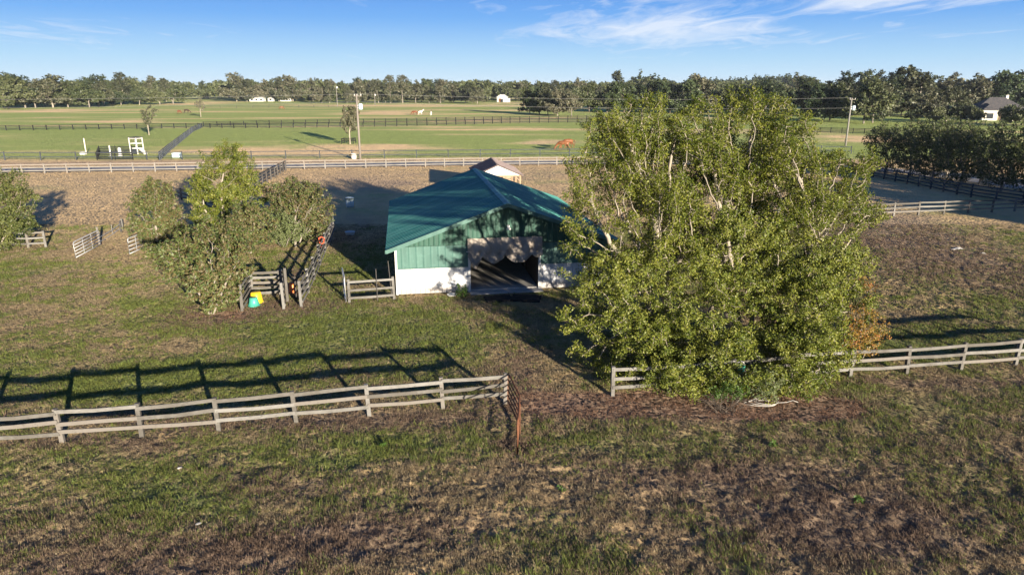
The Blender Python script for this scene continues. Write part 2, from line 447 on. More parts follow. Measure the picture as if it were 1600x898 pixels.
def build_ground():
    xs = axis(-5000, 5000, -30, 34, .115, 1.045)
    ys = axis(-60, 6500, 11, 42, .11, 1.02)
    X, Y = np.meshgrid(xs, ys)
    Z = hgt(X, Y)
    v = np.stack([X.ravel(), Y.ravel(), Z.ravel()], 1)
    nx, ny = len(xs), len(ys)
    i = np.arange(nx * ny).reshape(ny, nx)
    f = np.stack([i[:-1, :-1].ravel(), i[:-1, 1:].ravel(), i[1:, 1:].ravel(), i[1:, :-1].ravel()], 1)
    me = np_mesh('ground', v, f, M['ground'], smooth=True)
    g, d, l = cover(X.ravel(), Y.ravel())
    at = me.color_attributes.new('cover', 'FLOAT_COLOR', 'POINT')
    c = np.ones((len(v), 4), np.float32); c[:, 0] = g; c[:, 1] = d; c[:, 2] = l; yy = Y.ravel(); c[:, 3] = .55 * zone(yy, 42, 75) + .45 * zone(yy, 112, 135)  # alpha: how much sunlight is put into the ground colour with distance
    at.data.foreach_set('color', c.ravel())
    o = link('ground', me); tag(o, kind='structure')
    print('ground verts', len(v))
build_ground()

# ---------------------------------------------------------------- gravel road behind the pale fence (bends round the tree row)
def ribbon(name, pts, w, z, mat, kind='structure', seg=4.0):
    P = [Vector((p[0], p[1], 0)) for p in pts]
    out = []
    for a, b in zip(P[:-1], P[1:]):
        n = max(1, int((b - a).length / seg))
        for k in range(n): out.append(a.lerp(b, k / n))
    out.append(P[-1])
    vs = []
    for i, p in enumerate(out):
        d = (out[min(i + 1, len(out) - 1)] - out[max(i - 1, 0)]).normalized(); s = Vector((-d.y, d.x, 0))
        for k in (-1, -.5, 0, .5, 1):
            q = p + s * (w / 2 * k * (1 + .06 * math.sin(i * 1.7 + k)))
            vs.append((q.x, q.y, hz(q) + z + .05 * (1 - abs(k))))
    fs = []
    for i in range(len(out) - 1):
        for k in range(4):
            fs.append((i * 5 + k, i * 5 + k + 1, i * 5 + k + 6, i * 5 + k + 5))
    o = link(name, np_mesh(name, np.array(vs), np.array(fs)[:, ::-1], mat, smooth=True)); tag(o, kind=kind)
    return o
M['road'] = mat_simple('pale_gravel', (.46, .43, .40), (.34, .32, .30), .6, .95, .1)
ROAD = [(-160, 98), (-110, 103.5), tuple(G(60, 265.5)[:2]), tuple(G(300, 262)[:2]), tuple(G(560, 258)[:2]), tuple(G(800, 254.5)[:2]), tuple(G(900, 254)[:2]), tuple(G(1100, 255)[:2]),
        tuple(G(1260, 257.5)[:2]), tuple(G(1380, 264)[:2]), tuple(G(1500, 278)[:2]), tuple(G(1600, 292)[:2]), (80, 62), (92, 40)]
ribbon('road', ROAD, 4.6, .035, M['road'])

# ---------------------------------------------------------------- tufts of grass (near field)
def grass_material():
    t = NT('grass_blades')
    c = t.attr('tint')
    pb = t.pbsdf(c, .7, .2)
    tr = t.n('ShaderNodeBsdfTranslucent'); t.l(c, tr.inputs['Color'])
    mx = t.n('ShaderNodeMixShader'); mx.inputs[0].default_value = .3
    t.l(pb, mx.inputs[1]); t.l(tr.outputs[0], mx.inputs[2])
    return t.done(mx.outputs[0])
M['grass'] = grass_material()

def build_grass():
    N = GRASS_N
    # density ~ 1/d: uniform in (d, angle)
    d = 12.0 + (62 - 12) * rng.rand(N) ** 1.15
    w = .84 * d + 3
    x = (rng.rand(N) * 2 - 1) * w; y = d.copy()
    # clumping
    keep = (fbm(x * 1.8, y * 1.8, 3, 3) > .40 + .12 * rng.rand(N)) | (rng.rand(N) < .35)
    db = np.sqrt(((x + .5) / 9) ** 2 + ((y - 49) / 12) ** 2); keep &= ~((x > -7.6) & (x < 6.5) & (y > 38.9 + (x + 6.9) * .16) & (y < 60))
    x, y = x[keep], y[keep]; n = len(x)
    g, dd, l = cover(x, y)
    r = rng.rand(n)
    loc = fbm(x * 1.1, y * 1.1, 5, 3)
    isg = (g + (loc - .5) * 1.2 + (r - .5) * .5) > .42
    col = np.where(isg[:, None], np.array([[.135, .18, .05]]) * (.6 + .8 * rng.rand(n, 1)) + np.array([[.06, .03, 0]]) * rng.rand(n, 1),
                   np.array([[.32, .255, .155]]) * (.6 + .6 * rng.rand(n, 1)))
    brown = (dd + (rng.rand(n) - .5) * .8) > .55
    col = np.where(brown[:, None], np.array([[.20, .14, .10]]) * (.6 + .7 * rng.rand(n, 1)), col)
    lit = l > (.35 + .3 * rng.rand(n))
    col = np.where(lit[:, None], np.array([[.28, .165, .105]]) * (.5 + .9 * rng.rand(n, 1)), col)
    hgtb = (.035 + .05 * rng.rand(n)) * np.where(isg, 1.15, .9) * np.where(lit, .5, 1) * (.7 + .9 * (vn(x * .8, y * .8, 2)))
    bush = vn(x * 2.3, y * 2.3, 7) > .8
    hgtb = hgtb * np.where(bush & isg, 1.5, 1)
    B = 5
    x = np.repeat(x, B); y = np.repeat(y, B); hb = np.repeat(hgtb, B) * (.6 + .7 * rng.rand(n * B)); cc = np.repeat(col, B, 0) * (.8 + .4 * rng.rand(n * B, 1))
    m = n * B
    a = rng.rand(m) * 2 * PI; sp = .05 + .05 * rng.rand(m)
    bx = x + np.cos(a) * sp; by = y + np.sin(a) * sp; bz = hgt(bx, by) - .01
    sc = 1 + zone(y, 20, 60) * 1.1
    wd = (.006 + .006 * rng.rand(m)) * sc
    a2 = rng.rand(m) * 2 * PI
    lean = (.3 + .9 * rng.rand(m)) * hb
    px, py = np.cos(a2 + 1.57) * wd, np.sin(a2 + 1.57) * wd
    v = np.empty((m, 3, 3), np.float32)
    v[:, 0] = np.stack([bx - px, by - py, bz], 1); v[:, 1] = np.stack([bx + px, by + py, bz], 1)
    v[:, 2] = np.stack([bx + np.cos(a2) * lean, by + np.sin(a2) * lean, bz + hb], 1)
    f = np.arange(m * 3).reshape(m, 3)
    o = link('grass', np_mesh('grass', v.reshape(-1, 3), f, M['grass'], np.repeat(cc, 3, 0)))
    tag(o, 'short patchy green and tan pasture grass around the barn yard', 'grass', kind='stuff')
    print('grass blades', m)
GRASS_N = 520000
build_grass()

# ---------------------------------------------------------------- fences
_pm = {}
def post_mesh(w, h, mat, extra=.0):
    k = (round(w, 3), round(h, 3), mat.name)
    if k not in _pm:
        m = MB(); m.box((0, 0, h / 2 - .15), (w, w, h + .3))
        _pm[k] = m.mesh('post', mat, bevel=.008)
    return _pm[k]

def fence(label, pts, n_or_sp, h, rails, mat, cat='fence', pw=.12, rw=.03, rh=.13, boards=True, side=-1, sag=.02, group=None, tops=.04, name='board_fence', ends=True, lean=.03, roundrail=False):
    """pts: list of world points (polyline). posts placed along; side=-1 -> rails on the near (camera) side"""
    P = [Vector((p[0], p[1], 0)) for p in pts]
    seq = []
    if n_or_sp == 'given': seq = P
    else:
        for a, b in zip(P[:-1], P[1:]):
            n = max(1, round((b - a).length / n_or_sp))
            for k in range(n): seq.append(a.lerp(b, k / n))
        seq.append(P[-1])
    o = seq[0].copy(); o.z = hz(o)
    root = empty(name, o, 0, label, cat, group)
    rs = random.Random(int(abs(o.x * 31 + o.y * 17)) + 3)
    tp = []
    for i, p in enumerate(seq):
        z = hz(p)
        c = link('post', post_mesh(pw, h * (1 + tops), mat), root, Vector((p.x, p.y, z)) - o)
        d = (seq[min(i + 1, len(seq) - 1)] - seq[max(i - 1, 0)])
        c.rotation_euler = (rs.uniform(-lean, lean), rs.uniform(-lean, lean), math.atan2(d.y, d.x))
        tp.append(z)
    zs = [h * r for r in rails]
    def off(a, b):
        d = (b - a).normalized(); s = Vector((d.y, -d.x, 0))
        if s.y > 0: s = -s
        if side > 0: s = -s
        return s * (pw / 2 + rw / 2 + .003)
    if boards:
        for i in range(len(seq) - 1):
            a, b = seq[i], seq[i + 1]; s = off(a, b)
            if (b - a).length < .2: continue
            for r in zs:
                m = MB()
                ja = rs.uniform(-sag, sag); jb = rs.uniform(-sag, sag); jm = rs.uniform(-sag, sag * .3)
                A = a + s; Bq = b + s; A = A.lerp(Bq, -.012); 
                A.z = tp[i] + r + ja; Bq.z = tp[i + 1] + r + jb; mid = A.lerp(Bq, .5); mid.z += jm
                if roundrail:
                    m.tube([A - o, mid - o, Bq - o], rh / 2, 6)
                else:
                    m.beam(A - o, mid - o, rw, rh); m.beam(mid - o, Bq - o, rw, rh * rs.uniform(.93, 1.05))
                m.build('rail', mat, root)
    else:
        for r in zs:
            m = MB()
            for i in range(len(seq) - 1):
                a, b = seq[i], seq[i + 1]; s = off(a, b)
                A = a + s; Bq = b + s; A.z = tp[i] + r + rs.uniform(-sag, sag); Bq.z = tp[i + 1] + r + rs.uniform(-sag, sag)
                m.beam(A - o, Bq - o, rw, rh)
            m.build('rail', mat, root)
    return root

R3 = (.30, .62, .94); R4 = (.2, .45, .7, .95)
# front fence, left half: stops at the rusty gate
front = [G(x, y) for x, y in [(98, 690), (222, 680), (342, 670), (463, 658), (577, 648), (692, 636), (789, 628.5)]]
stepv = front[1] - front[0]
front = [front[0] - stepv * 2, front[0] - stepv] + front
fence('long weathered three-rail board fence across the left foreground, ending at the rusty gate', front, 'given', 1.27, (.34, .64, .95), M['fence'], pw=.15, rh=.14, rw=.04, sag=.055, lean=.045)
front2 = [G(x, y) for x, y in [(957, 616), (1045, 611.5), (1144, 605), (1238, 595), (1327.5, 587.5), (1416, 582.5), (1500.6, 576.3), (1585.8, 569.6)]]
st2 = front2[-1] - front2[-2]
front2 += [front2[-1] + st2, front2[-1] + st2 * 2]
fence('weathered three-rail board fence running from under the big trees to the right edge', front2, 'given', 1.25, (.34, .64, .95), M['fence'], pw=.15, rh=.14, rw=.04, sag=.04)
# pale fence along the road
bf = [(-100, 97.2), G(35, 271), G(310, 267), G(476, 264), G(665, 260.5), G(870, 258), G(1010, 257.5), G(1180, 259), G(1300, 264)]
fence('long faded white three-rail fence along the near side of the gravel road', bf, 2.95, 1.35, (.30, .62, .94), M['fence_white'], pw=.17, rh=.17, rw=.05, boards=False, sag=.012)
# dark fence continuing round the shaded paddock
kf = [G(1300, 264), G(1348, 273.5), G(1417, 287), G(1517, 308), G(1597, 320), G(1680, 334)]
fence('dark four-board fence in front of the shaded tree row on the right', kf, 2.4, 1.45, R4, M['fence_slate'], pw=.16, rh=.15, rw=.04, sag=.01, boards=False)
cf = [G(1215, 342), G(1300, 339.5), G(1352, 338.5), G(1396, 337), G(1434.5, 336), G(1474, 333.6), G(1512, 332.3), G(1549.5, 331), G(1585, 330), G(1625, 329)]
fence('weathered three-rail cross fence between the two right paddocks, half in shade', cf, 'given', 1.3, (.34, .64, .95), M['fence'], pw=.16, rh=.15, rw=.04)
# wire/thin fence beyond the road
tf = [(-110, 114.5), G(8, 250.5), G(230, 249.5), G(500, 247.5), G(750, 245.5), G(890, 244), G(1100, 241), G(1283, 239), G(1330, 240)]
fence('thin dark two-rail fence on the far side of the gravel road', tf, 6.0, 1.4, (.42, .93), M['fence_slate'], pw=.15, rh=.12, rw=.04, boards=False, sag=.02, lean=.06)
# black paddock fences
fence('black fence on the near side of the grass lane across the far pasture', [G(-60, 206), G(10, 204), G(310, 200), G(421, 200), G(620, 197.5), G(797, 192.5), G(960, 191)], 3.6, 1.45, (.35, .65, .95), M['fence_black'], pw=.24, rh=.15, rw=.05, boards=False, lean=.01)
fence('black fence on the far side of the grass lane, behind the near one', [G(318, 197.5), G(421, 194.8), G(620, 191.5), G(797, 187.6), G(960, 186)], 3.9, 1.45, (.35, .65, .95), M['fence_black'], pw=.24, rh=.15, rw=.05, boards=False, lean=.01)
fence('dark blue-grey board fence running away from the road to the lane on the left', [G(250, 251), G(266, 236), G(284, 221), G(302, 206), G(316, 199.5)], 2.6, 1.45, R4, M['fence_slate'], pw=.17, rh=.17, rw=.05, boards=False)
fence('black fence across the right pasture beyond the second utility pole', [G(1180, 205), G(1281, 207), G(1350, 209), G(1420, 212), G(1520, 216)], 3.0, 1.4, R4, M['fence_black'], pw=.18, rh=.14, rw=.05, boards=False)
fence('faint grey pasture fence below the moss-hung oaks at upper left', [G(318, 169.5), G(420, 168.5), G(560, 168)], 9, 1.5, (.4, .95), M['fence_dark'], pw=.2, rh=.12, rw=.05, boards=False)
# dark three-rail paddock divider behind the left trees
fence('dark weathered board fence leading from the road fence down behind the magnolias', [G(447, 266), G(430, 277), G(411, 289), G(380, 307), G(340, 330)], 2.4, 1.45, R4, M['fence_dark'], pw=.15, rh=.15, rw=.04)
fence('dark board fence glimpsed between the left magnolia and the pale oak', [G(252, 303), G(284, 312), G(310, 320), G(335, 330)], 2.4, 1.3, R3, M['fence_dark'], pw=.14, rh=.14, rw=.04)
# short fence at the left edge
lf = [G(-70, 388), G(-25, 387.5), G(12, 387), G(45, 387), G(72, 385.5)]
fence('short three-rail fence stub under the tree at the left edge', lf, 'given', 1.25, (.28, .62, .96), M['fence'], pw=.16, rh=.13, rw=.04)
# fence beside the barn
bfn = [G(546, 472), G(616, 466.5), G(625, 465.5)]
fence('short three-rail fence joining the left corner of the barn', bfn[:2] , 'given', 1.35, (.22, .56, .92), M['fence'], pw=.15, rh=.13, rw=.04)
# long fence from the pen towards the back of the barn yard
lfn = [G(471, 479), G(482, 457), G(491, 436), G(500, 414), G(508, 394), G(515, 378), G(521, 362)]
fence('narrow run of grey four-board fence seen end-on beside the barn yard', lfn, 'given', 1.5, (.2, .45, .7, .95), M['fence_grey'], pw=.15, rh=.13, rw=.035, side=1)
fence('short grey board fence behind the round shrub', [G(478, 362), G(500, 363), G(517, 363)], 'given', 1.35, (.3, .62, .94), M['fence'], pw=.14, rh=.13)
# holding pen: three board walls
q = [G(378.5, 485), G(392, 462), G(438, 459.5), G(443.5, 482)]
fence('left side panel of the small board holding pen with the tubs', [q[0], q[1]], 'given', 1.5, (.15, .36, .57, .78, .97), M['fence'], cat='pen panel', pw=.15, rh=.14, name='pen_panel', side=1)
fence('back panel of the small board holding pen, behind the yellow tub', [q[1] + Vector((.12, 0, 0)), q[2]], 'given', 1.5, (.15, .36, .57, .78, .97), M['fence'], cat='pen panel', pw=.13, rh=.15, name='pen_panel')
fence('right side panel of the small board holding pen, throwing shade inside', [q[2] + Vector((.15, .1, 0)), q[3]], 'given', 1.5, (.15, .36, .57, .78, .97), M['fence'], cat='pen panel', pw=.15, rh=.14, name='pen_panel', side=1)
sp = G(449.5, 470)
o = MB().box((0, 0, .95), (.15, .15, 2.1)).build('wooden_post', M['fence'], None, sp, .3, bevel=.01)
tag(o, 'tall square post just right of the holding pen', 'post')
fence('short low board fence between the holding pen and the end-on fence', [sp + Vector((.3, .6, 0)), G(476, 457)], 'given', 1.3, (.35, .65, .92), M['fence_dark'], pw=.12, rh=.12)
# black pen by the white stand
c0, c1, c2, c3 = G(152, 250), G(208, 249.3), G(206, 238.5), G(156, 239.5)
fence('small rectangular black board pen beside the white open stand', [c0, c1, c2, c3, c0], 2.6, 1.35, (.2, .42, .64, .86), M['fence_black'], pw=.14, rh=.16, rw=.04, boards=False, name='board_pen')
# tree guard
tg = G(545, 224)
fence('dark square rail guard around the young tree in the middle pasture', [tg + Vector(v) for v in ((-1.3, -1.3, 0), (1.3, -1.3, 0), (1.3, 1.3, 0), (-1.3, 1.3, 0), (-1.3, -1.3, 0))], 'given', 1.15, (.55, .93), M['fence_black'], cat='tree guard', pw=.13, rh=.14, boards=False, name='tree_guard')

# ---------------------------------------------------------------- pipe gates
def pipe_gate(label, a, b, h, mat, nr=5, r=.028, z0=.16, bow=True, droop=0, stays=2, cat='gate', endp=True, bend=0):
    a = Vector(a); b = Vector(b); a.z = hz(a); b.z = hz(b)
    L = (b - a).length; d = (b - a).normalized(); s = Vector((-d.y, d.x, 0))
    root = empty('pipe_gate', a, 0, label, cat)
    def pt(t, z): 
        return d * (L * t) + Vector((0, 0, z - droop * t)) + s * (bend * math.sin(PI * t))
    m = MB()
    m.tube([pt(0, z0), pt(0, h - .12), pt(.03, h - .02), pt(.1, h), pt(.5, h), pt(.9, h), pt(.97, h - .02), pt(1, h - .12), pt(1, z0), pt(.5, z0), pt(0, z0)], r, 8)
    m.build('frame', mat, root, smooth=True)
    for k in range(1, nr - 1):
        z = z0 + (h - z0) * k / (nr - 1)
        MB().tube([pt(0, z), pt(.5, z), pt(1, z)], r * .75, 6).build('rail', mat, root, smooth=True)
    for k in range(stays):
        t = (k + 1) / (stays + 1)
        MB().beam(pt(t, z0), pt(t, h), .05, .012, up=s).build('stay', mat, root)
    return root
g0 = G(793, 629); g1 = G(808, 712)
pipe_gate('open rusty red pipe gate swung towards the viewer at the front fence', g0, g1, 1.32, M['rust'], 6, .035, droop=.02, bend=.28)
pipe_gate('silver pipe gate standing open in the left paddock', G(119, 405), G(158, 384), 1.3, M['galv'], 6, .035)
pipe_gate('small silver pipe gate tucked against the left magnolia', G(203, 399), G(226, 389), 1.3, M['galv'], 5, .035, stays=1)
pipe_gate('bow-topped silver pipe gate swung open at the short barn fence', G(541, 474), G(537, 455), 1.55, M['galv'], 3, .035, stays=0)
for (px, py, h_, lb) in [(156, 383, 1.5, 'pale hinge post at the right end of the open silver gate'), (224, 389, 1.45, 'pale post at the right end of the small silver gate'),
                         (176, 364, .75, 'thin low stake in the worn strip left of the magnolia'), (192, 359, 1.05, 'stubby grey post beside the left magnolia'), (189.5, 362, 1.0, 'dark stubby post leaning on the pale one beside the left magnolia')]:
    p = G(px, py); p.z = hz(p)
    o = MB().box((0, 0, h_ / 2 - .1), (.15 if h_ > .8 else .06, .13 if h_ > .8 else .06, h_ + .2)).build('wooden_post', M['fence_dark'] if 'dark' in lb else M['fence'], None, p, .3, bevel=.008)
    tag(o, lb, 'post')
# low wire strand fence with its two battens
m = MB(); pa = G(158, 384); pb_ = G(192, 360)
for z in (.35, .7): m.tube([pa + Vector((0, 0, z)), (pa + pb_) / 2 + Vector((0, 0, z - .08)), pb_ + Vector((0, 0, z))], .018, 5)
o = m.build('wire_strand', M['galv']); tag(o, 'two low wire strands from the open silver gate to the stubby posts', 'wire')
# thin steel stakes behind the short barn fence
for px, py, lb in [(590, 470, 'thin steel stake standing mid-way along the short barn fence'), (612, 460, 'thin leaning steel stake next to the barn corner')]:
    p = G(px, py); m = MB().tube([(0, 0, -.1), (-.12 if py == 460 else 0, 0, 2.1 if py == 460 else 1.95)], .022, 6)
    o = m.build('steel_stake', M['fence_dark'], None, p); tag(o, lb, 'stake')
# ---------------------------------------------------------------- ribbed metal panel
def rib_strip(m, p, u, w, bot, top, nrm, sp=.3, d=.03):
    """vertical ribs along u from point p; bot(x), top(x) give 3D offsets as Vectors"""
    xs = []
    n = max(1, round(w / sp)); s = w / n
    for i in range(n):
        for fx, h in ((0, 0), (.62, 0), (.72, 1), (.86, 1), (.96, 0)):
            xs.append(((i + fx) * s, h))
    xs.append((w, 0))
    vs = []; 
    for x, h in xs:
        b = p + u * x + nrm * (h * d)
        vs.append(b + bot(x)); vs.append(b + top(x))
    fs = [(2 * i, 2 * i + 2, 2 * i + 3, 2 * i + 1) for i in range(len(xs) - 1)]
    m.add(vs, fs)

def V(x, y, z): return Vector((x, y, z))

def build_barn():
    W, L, he, hr, ov = 13.29, 17.4, 3.0, 5.38, .59
    root = empty('horse_barn', (-6.9, 39.591, 0), .158, 'green metal-roofed barn with white lower walls and a swagged tarp over its open door', 'barn')
    sl = (hr - he) / (W / 2)
    dl, dw, dh = 4.37, 4.3, 3.12
    z1, z2 = 1.6, 2.93
    top = lambda x: he + sl * min(x, W - x)
    # white lower walls
    m = MB()
    def fw(m, x0, x1, zb, zt, yy=0, sp=.3, d=.03):
        rib_strip(m, V(x0, yy, 0), V(1, 0, 0), x1 - x0, lambda x: V(0, 0, zb), lambda x: V(0, 0, zt(x0 + x) if callable(zt) else zt), V(0, -1, 0), sp, d)
    fw(m, 0, dl, .02, z1); m.build('lower_wall', M['white_wall'], root)
    m = MB(); fw(m, dl + dw, W, .02, z1); m.build('lower_wall', M['white_wall'], root)
    m = MB(); fw(m, 0, dl, z1 + .02, z2, .0, .45, .012); m.build('middle_panel', M['green_band'], root)
    m = MB(); fw(m, dl + dw, W, z1 + .02, z2, .0, .45, .012); m.build('middle_panel', M['green_band'], root)
    m = MB()
    fw(m, 0, dl, z2 + .02, top, -.02); fw(m, dl, W / 2, dh, top, -.02); fw(m, W / 2, dl + dw, dh, top, -.02); fw(m, dl + dw, W, z2 + .02, top, -.02)
    m.build('gable_wall', M['green_wall'], root)
    # trim ledges between the bands
    m = MB().box((dl / 2, -.05, z1 + .01), (dl - .02, .05, .05)).box(((dl + dw + W) / 2, -.05, z1 + .01), (W - dl - dw - .02, .05, .05)); m.build('trim', M['green_band'], root)
    # side and back walls
    for sx, x in ((-1, 0), (1, W)):
        m = MB(); rib_strip(m, V(x, 0, 0), V(0, 1, 0), L, lambda q: V(0, 0, .02), lambda q: V(0, 0, z1), V(sx, 0, 0)); m.build('lower_wall', M['white_wall'], root)
        m = MB(); rib_strip(m, V(x, 0, 0), V(0, 1, 0), L, lambda q: V(0, 0, z1 + .01), lambda q: V(0, 0, he - .03), V(sx, 0, 0)); m.build('side_wall', M['green_wall'], root)
    m = MB(); rib_strip(m, V(0, L, 0), V(1, 0, 0), W / 2, lambda q: V(0, 0, .02), lambda q: V(0, 0, he + sl * q), V(0, 1, 0))
    rib_strip(m, V(W / 2, L, 0), V(1, 0, 0), W / 2, lambda q: V(0, 0, .02), lambda q: V(0, 0, hr - sl * q), V(0, 1, 0)); m.build('back_wall', M['green_wall'], root)
    # corner trims
    for x in (-.03, W + .03):
        MB().box((x, -.03, he / 2 - .05), (.12, .12, he - .12)).build('corner_trim', M['white'], root)
    # roof
    ez = he - ov * sl + .06
    for sx in (-1, 1):
        m = MB()
        ex = -ov if sx < 0 else W + ov
        run = V(W / 2 - ex, 0, hr + .06 - ez)
        nrm = V(-abs(run.z) * (1 if sx < 0 else -1), 0, abs(run.x)).normalized()
        rib_strip(m, V(ex, -ov, ez), V(0, 1, 0), L + 2 * ov, lambda q: V(0, 0, 0), lambda q: run, nrm, .42, .045)
        # deck beneath
        a = V(ex, -ov + .02, ez) - nrm * .02; b = a + run * .999
        A = [a, V(a.x, L + ov - .02, a.z), V(b.x, L + ov - .02, b.z), b]
        Bq = [p - nrm * .07 for p in A]
        m.add(A + Bq, [(0, 1, 2, 3), (7, 6, 5, 4), (0, 4, 5, 1), (1, 5, 6, 2), (3, 2, 6, 7), (0, 3, 7, 4)])
        m.build('roof', M['green_roof'], root)
        # rake fascia front and back, eave fascia
        for yy in (-ov - .02, L + ov + .02):
            MB().beam(V(ex, yy, ez - .06), V(W / 2, yy, hr - .0), .035, .22).build('rake_trim', M['green_band'], root)
        MB().box((ex + (-.02 if sx < 0 else .02), L / 2, ez - .07), (.035, L + 2 * ov, .16)).build('eave_trim', M['green_band'], root)
    m = MB(); 
    for sx in (-1, 1):
        m.beam(V(W / 2 + sx * .10, -ov - .04, hr + .075), V(W / 2 + sx * .10, L + ov + .04, hr + .075), .21, .03, up=V(sx * .34, 0, .94))
    m.build('ridge_cap', M['green_roof'], root)
    # door surround
    for x in (dl - .02, dl + dw + .02):
        MB().box((x, -.09, dh / 2), (.14, .10, dh)).build('door_jamb', M['white'], root)
    MB().box((dl + dw / 2, -.08, dh + .08), (dw + .3, .07, .12)).build('door_header', M['green_band'], root)
    MB().tube([V(dl - .2, -.2, 2.55), V(dl + dw + .2, -.2, 2.55)], .03, 6).build('curtain_rod', M['galv'], root)
    # floor slab, aprons, stalls, purlins inside
    MB().box((dl + dw / 2, L / 2 - .1, .05), (dw - .1, L - .3, .12)).build('floor_slab', M['concrete'], root)
    for sx in (0, 1):
        x = dl - .05 if sx == 0 else dl + dw + .05
        m = MB()
        m.box((x, L / 2 + .2, 1.15), (.06, L - .8, 2.3))
        for k in range(5): m.box((x, .6 + k * 3.9, 1.4), (.16, .16, 2.8))
        m.build('stall_wall', M['dark_wood'], root)
    # swagged tarp
    nx, nz = 72, 16
    vs = []; x0, x1, zt = dl - .12, dl + dw + .14, 3.36
    for i in range(nx + 1):
        u = i / nx; x = x0 + (x1 - x0) * u
        # scallops: a hanging corner, two swags and a small bunched end
        if u < .19: b = 2.25 - .75 * math.sin(PI * min(u / .19, 1)) ** 1.4 * (1 - .0 * u)
        elif u < .50: b = 2.3 - .48 * math.sin(PI * (u - .19) / .31) ** .8
        elif u < .86: b = 2.3 - .50 * math.sin(PI * (u - .50) / .36) ** .8
        else: b = 2.3 - .22 * math.sin(PI * (u - .86) / .14)
        for k in range(nz + 1):
            t = k / nz; z = zt + (b - zt) * t
            bulge = .05 + .16 * math.sin(PI * t) * (.4 + .6 * abs(math.sin(PI * u * 3.2))) + .075 * math.sin(u * 46 + t * 5) * t + .03 * math.sin(u * 90 - t * 14) + .02 * vn(u * 40, t * 12, 2) + (.14 * t if t > .75 else 0)
            vs.append((x, -.16 - bulge, z + .015 * math.sin(u * 30)))
    fs = [(i * (nz + 1) + k, (i + 1) * (nz + 1) + k, (i + 1) * (nz + 1) + k + 1, i * (nz + 1) + k + 1) for i in range(nx) for k in range(nz)]
    MB().add(vs, fs).build('door_tarp', M['tarp'], root, smooth=True)
    # lamp over the door
    lp = MB().box((0, 0, 0), (.16, .1, .2)).build('lamp', M['galv'], root, V(W / 2 + .1, -.1, 4.0))
    MB().lathe([(.05, 0), (.13, -.05), (.14, -.14), (.04, -.16)], (0, -.14, -.02), 10).build('lamp_shade', M['white'], lp)
build_barn()
# apron / doorstep
m = MB(); m.box((0, .2, .015), (4.5, .7, .06)); o = m.build('concrete_apron', M['concrete'], None, (-6.9 + 6.6 * math.cos(.158) + .6 * math.sin(.158) , 39.591 + 6.6 * math.sin(.158) - .6, 0), .158, bevel=.02)
tag(o, kind='structure')

def gable_shed():
    W, L, he, hr = 5.3, 8.3, 2.3, 3.45
    root = empty('run_in_shed', (-1.55 - 2.65, 79.7, 0), .118, 'open timber run-in shed with a white gable and dark corrugated roof, behind the barn', 'shed')
    sl = (hr - he) / (W / 2)
    m = MB().add([(-.1, 0, he - .05), (W + .1, 0, he - .05), (W + .1, 0, he + .02), (W / 2, 0, hr), (-.1, 0, he + .02), (-.1, .06, he - .05), (W + .1, .06, he - .05), (W + .1, .06, he + .02), (W / 2, .06, hr), (-.1, .06, he + .02)],
                 [(0, 1, 2, 3, 4), (9, 8, 7, 6, 5), (0, 5, 6, 1), (1, 6, 7, 2), (2, 7, 8, 3), (3, 8, 9, 4), (4, 9, 5, 0)])
    m.build('gable', M['white'], root)
    for sx in (-1, 1):
        m = MB(); ex = -.3 if sx < 0 else W + .3; ez = he - .3 * sl + .05
        run = V(W / 2 - ex, 0, hr + .05 - ez); nrm = V(-run.z * (1 if sx < 0 else -1), 0, abs(run.x)).normalized()
        rib_strip(m, V(ex, -.25, ez), V(0, 1, 0), L + .5, lambda q: V(0, 0, 0), lambda q: run, nrm, .35, .05)
        a = V(ex, -.24, ez) - nrm * .02; b = a + run * .999; A = [a, V(a.x, L + .24, a.z), V(b.x, L + .24, b.z), b]; Bq = [p - nrm * .05 for p in A]
        m.add(A + Bq, [(0, 1, 2, 3), (7, 6, 5, 4), (0, 4, 5, 1), (1, 5, 6, 2), (3, 2, 6, 7), (0, 3, 7, 4)])
        m.build('roof', M['roof_dark'], root)
    for x in (.1, 1.8, 3.5, W - .1):
        for y in (.1, L / 2, L - .1):
            MB().box((x, y, he / 2), (.16, .16, he)).build('post', M['timber'], root)
    MB().box((W / 2, .1, he - .12), (W, .1, .2)).build('beam', M['timber'], root)
    for x in (W - .15,):
        MB().beam(V(x, .1, he - .7), V(x - .6, .1, he - .15), .1, .1).build('brace', M['timber'], root)
    m = MB()
    for k in range(6): m.box((W / 2, L - .05, .25 + k * .36), (W - .1, .04, .3))
    m.build('back_boards', M['timber'], root)
gable_shed()

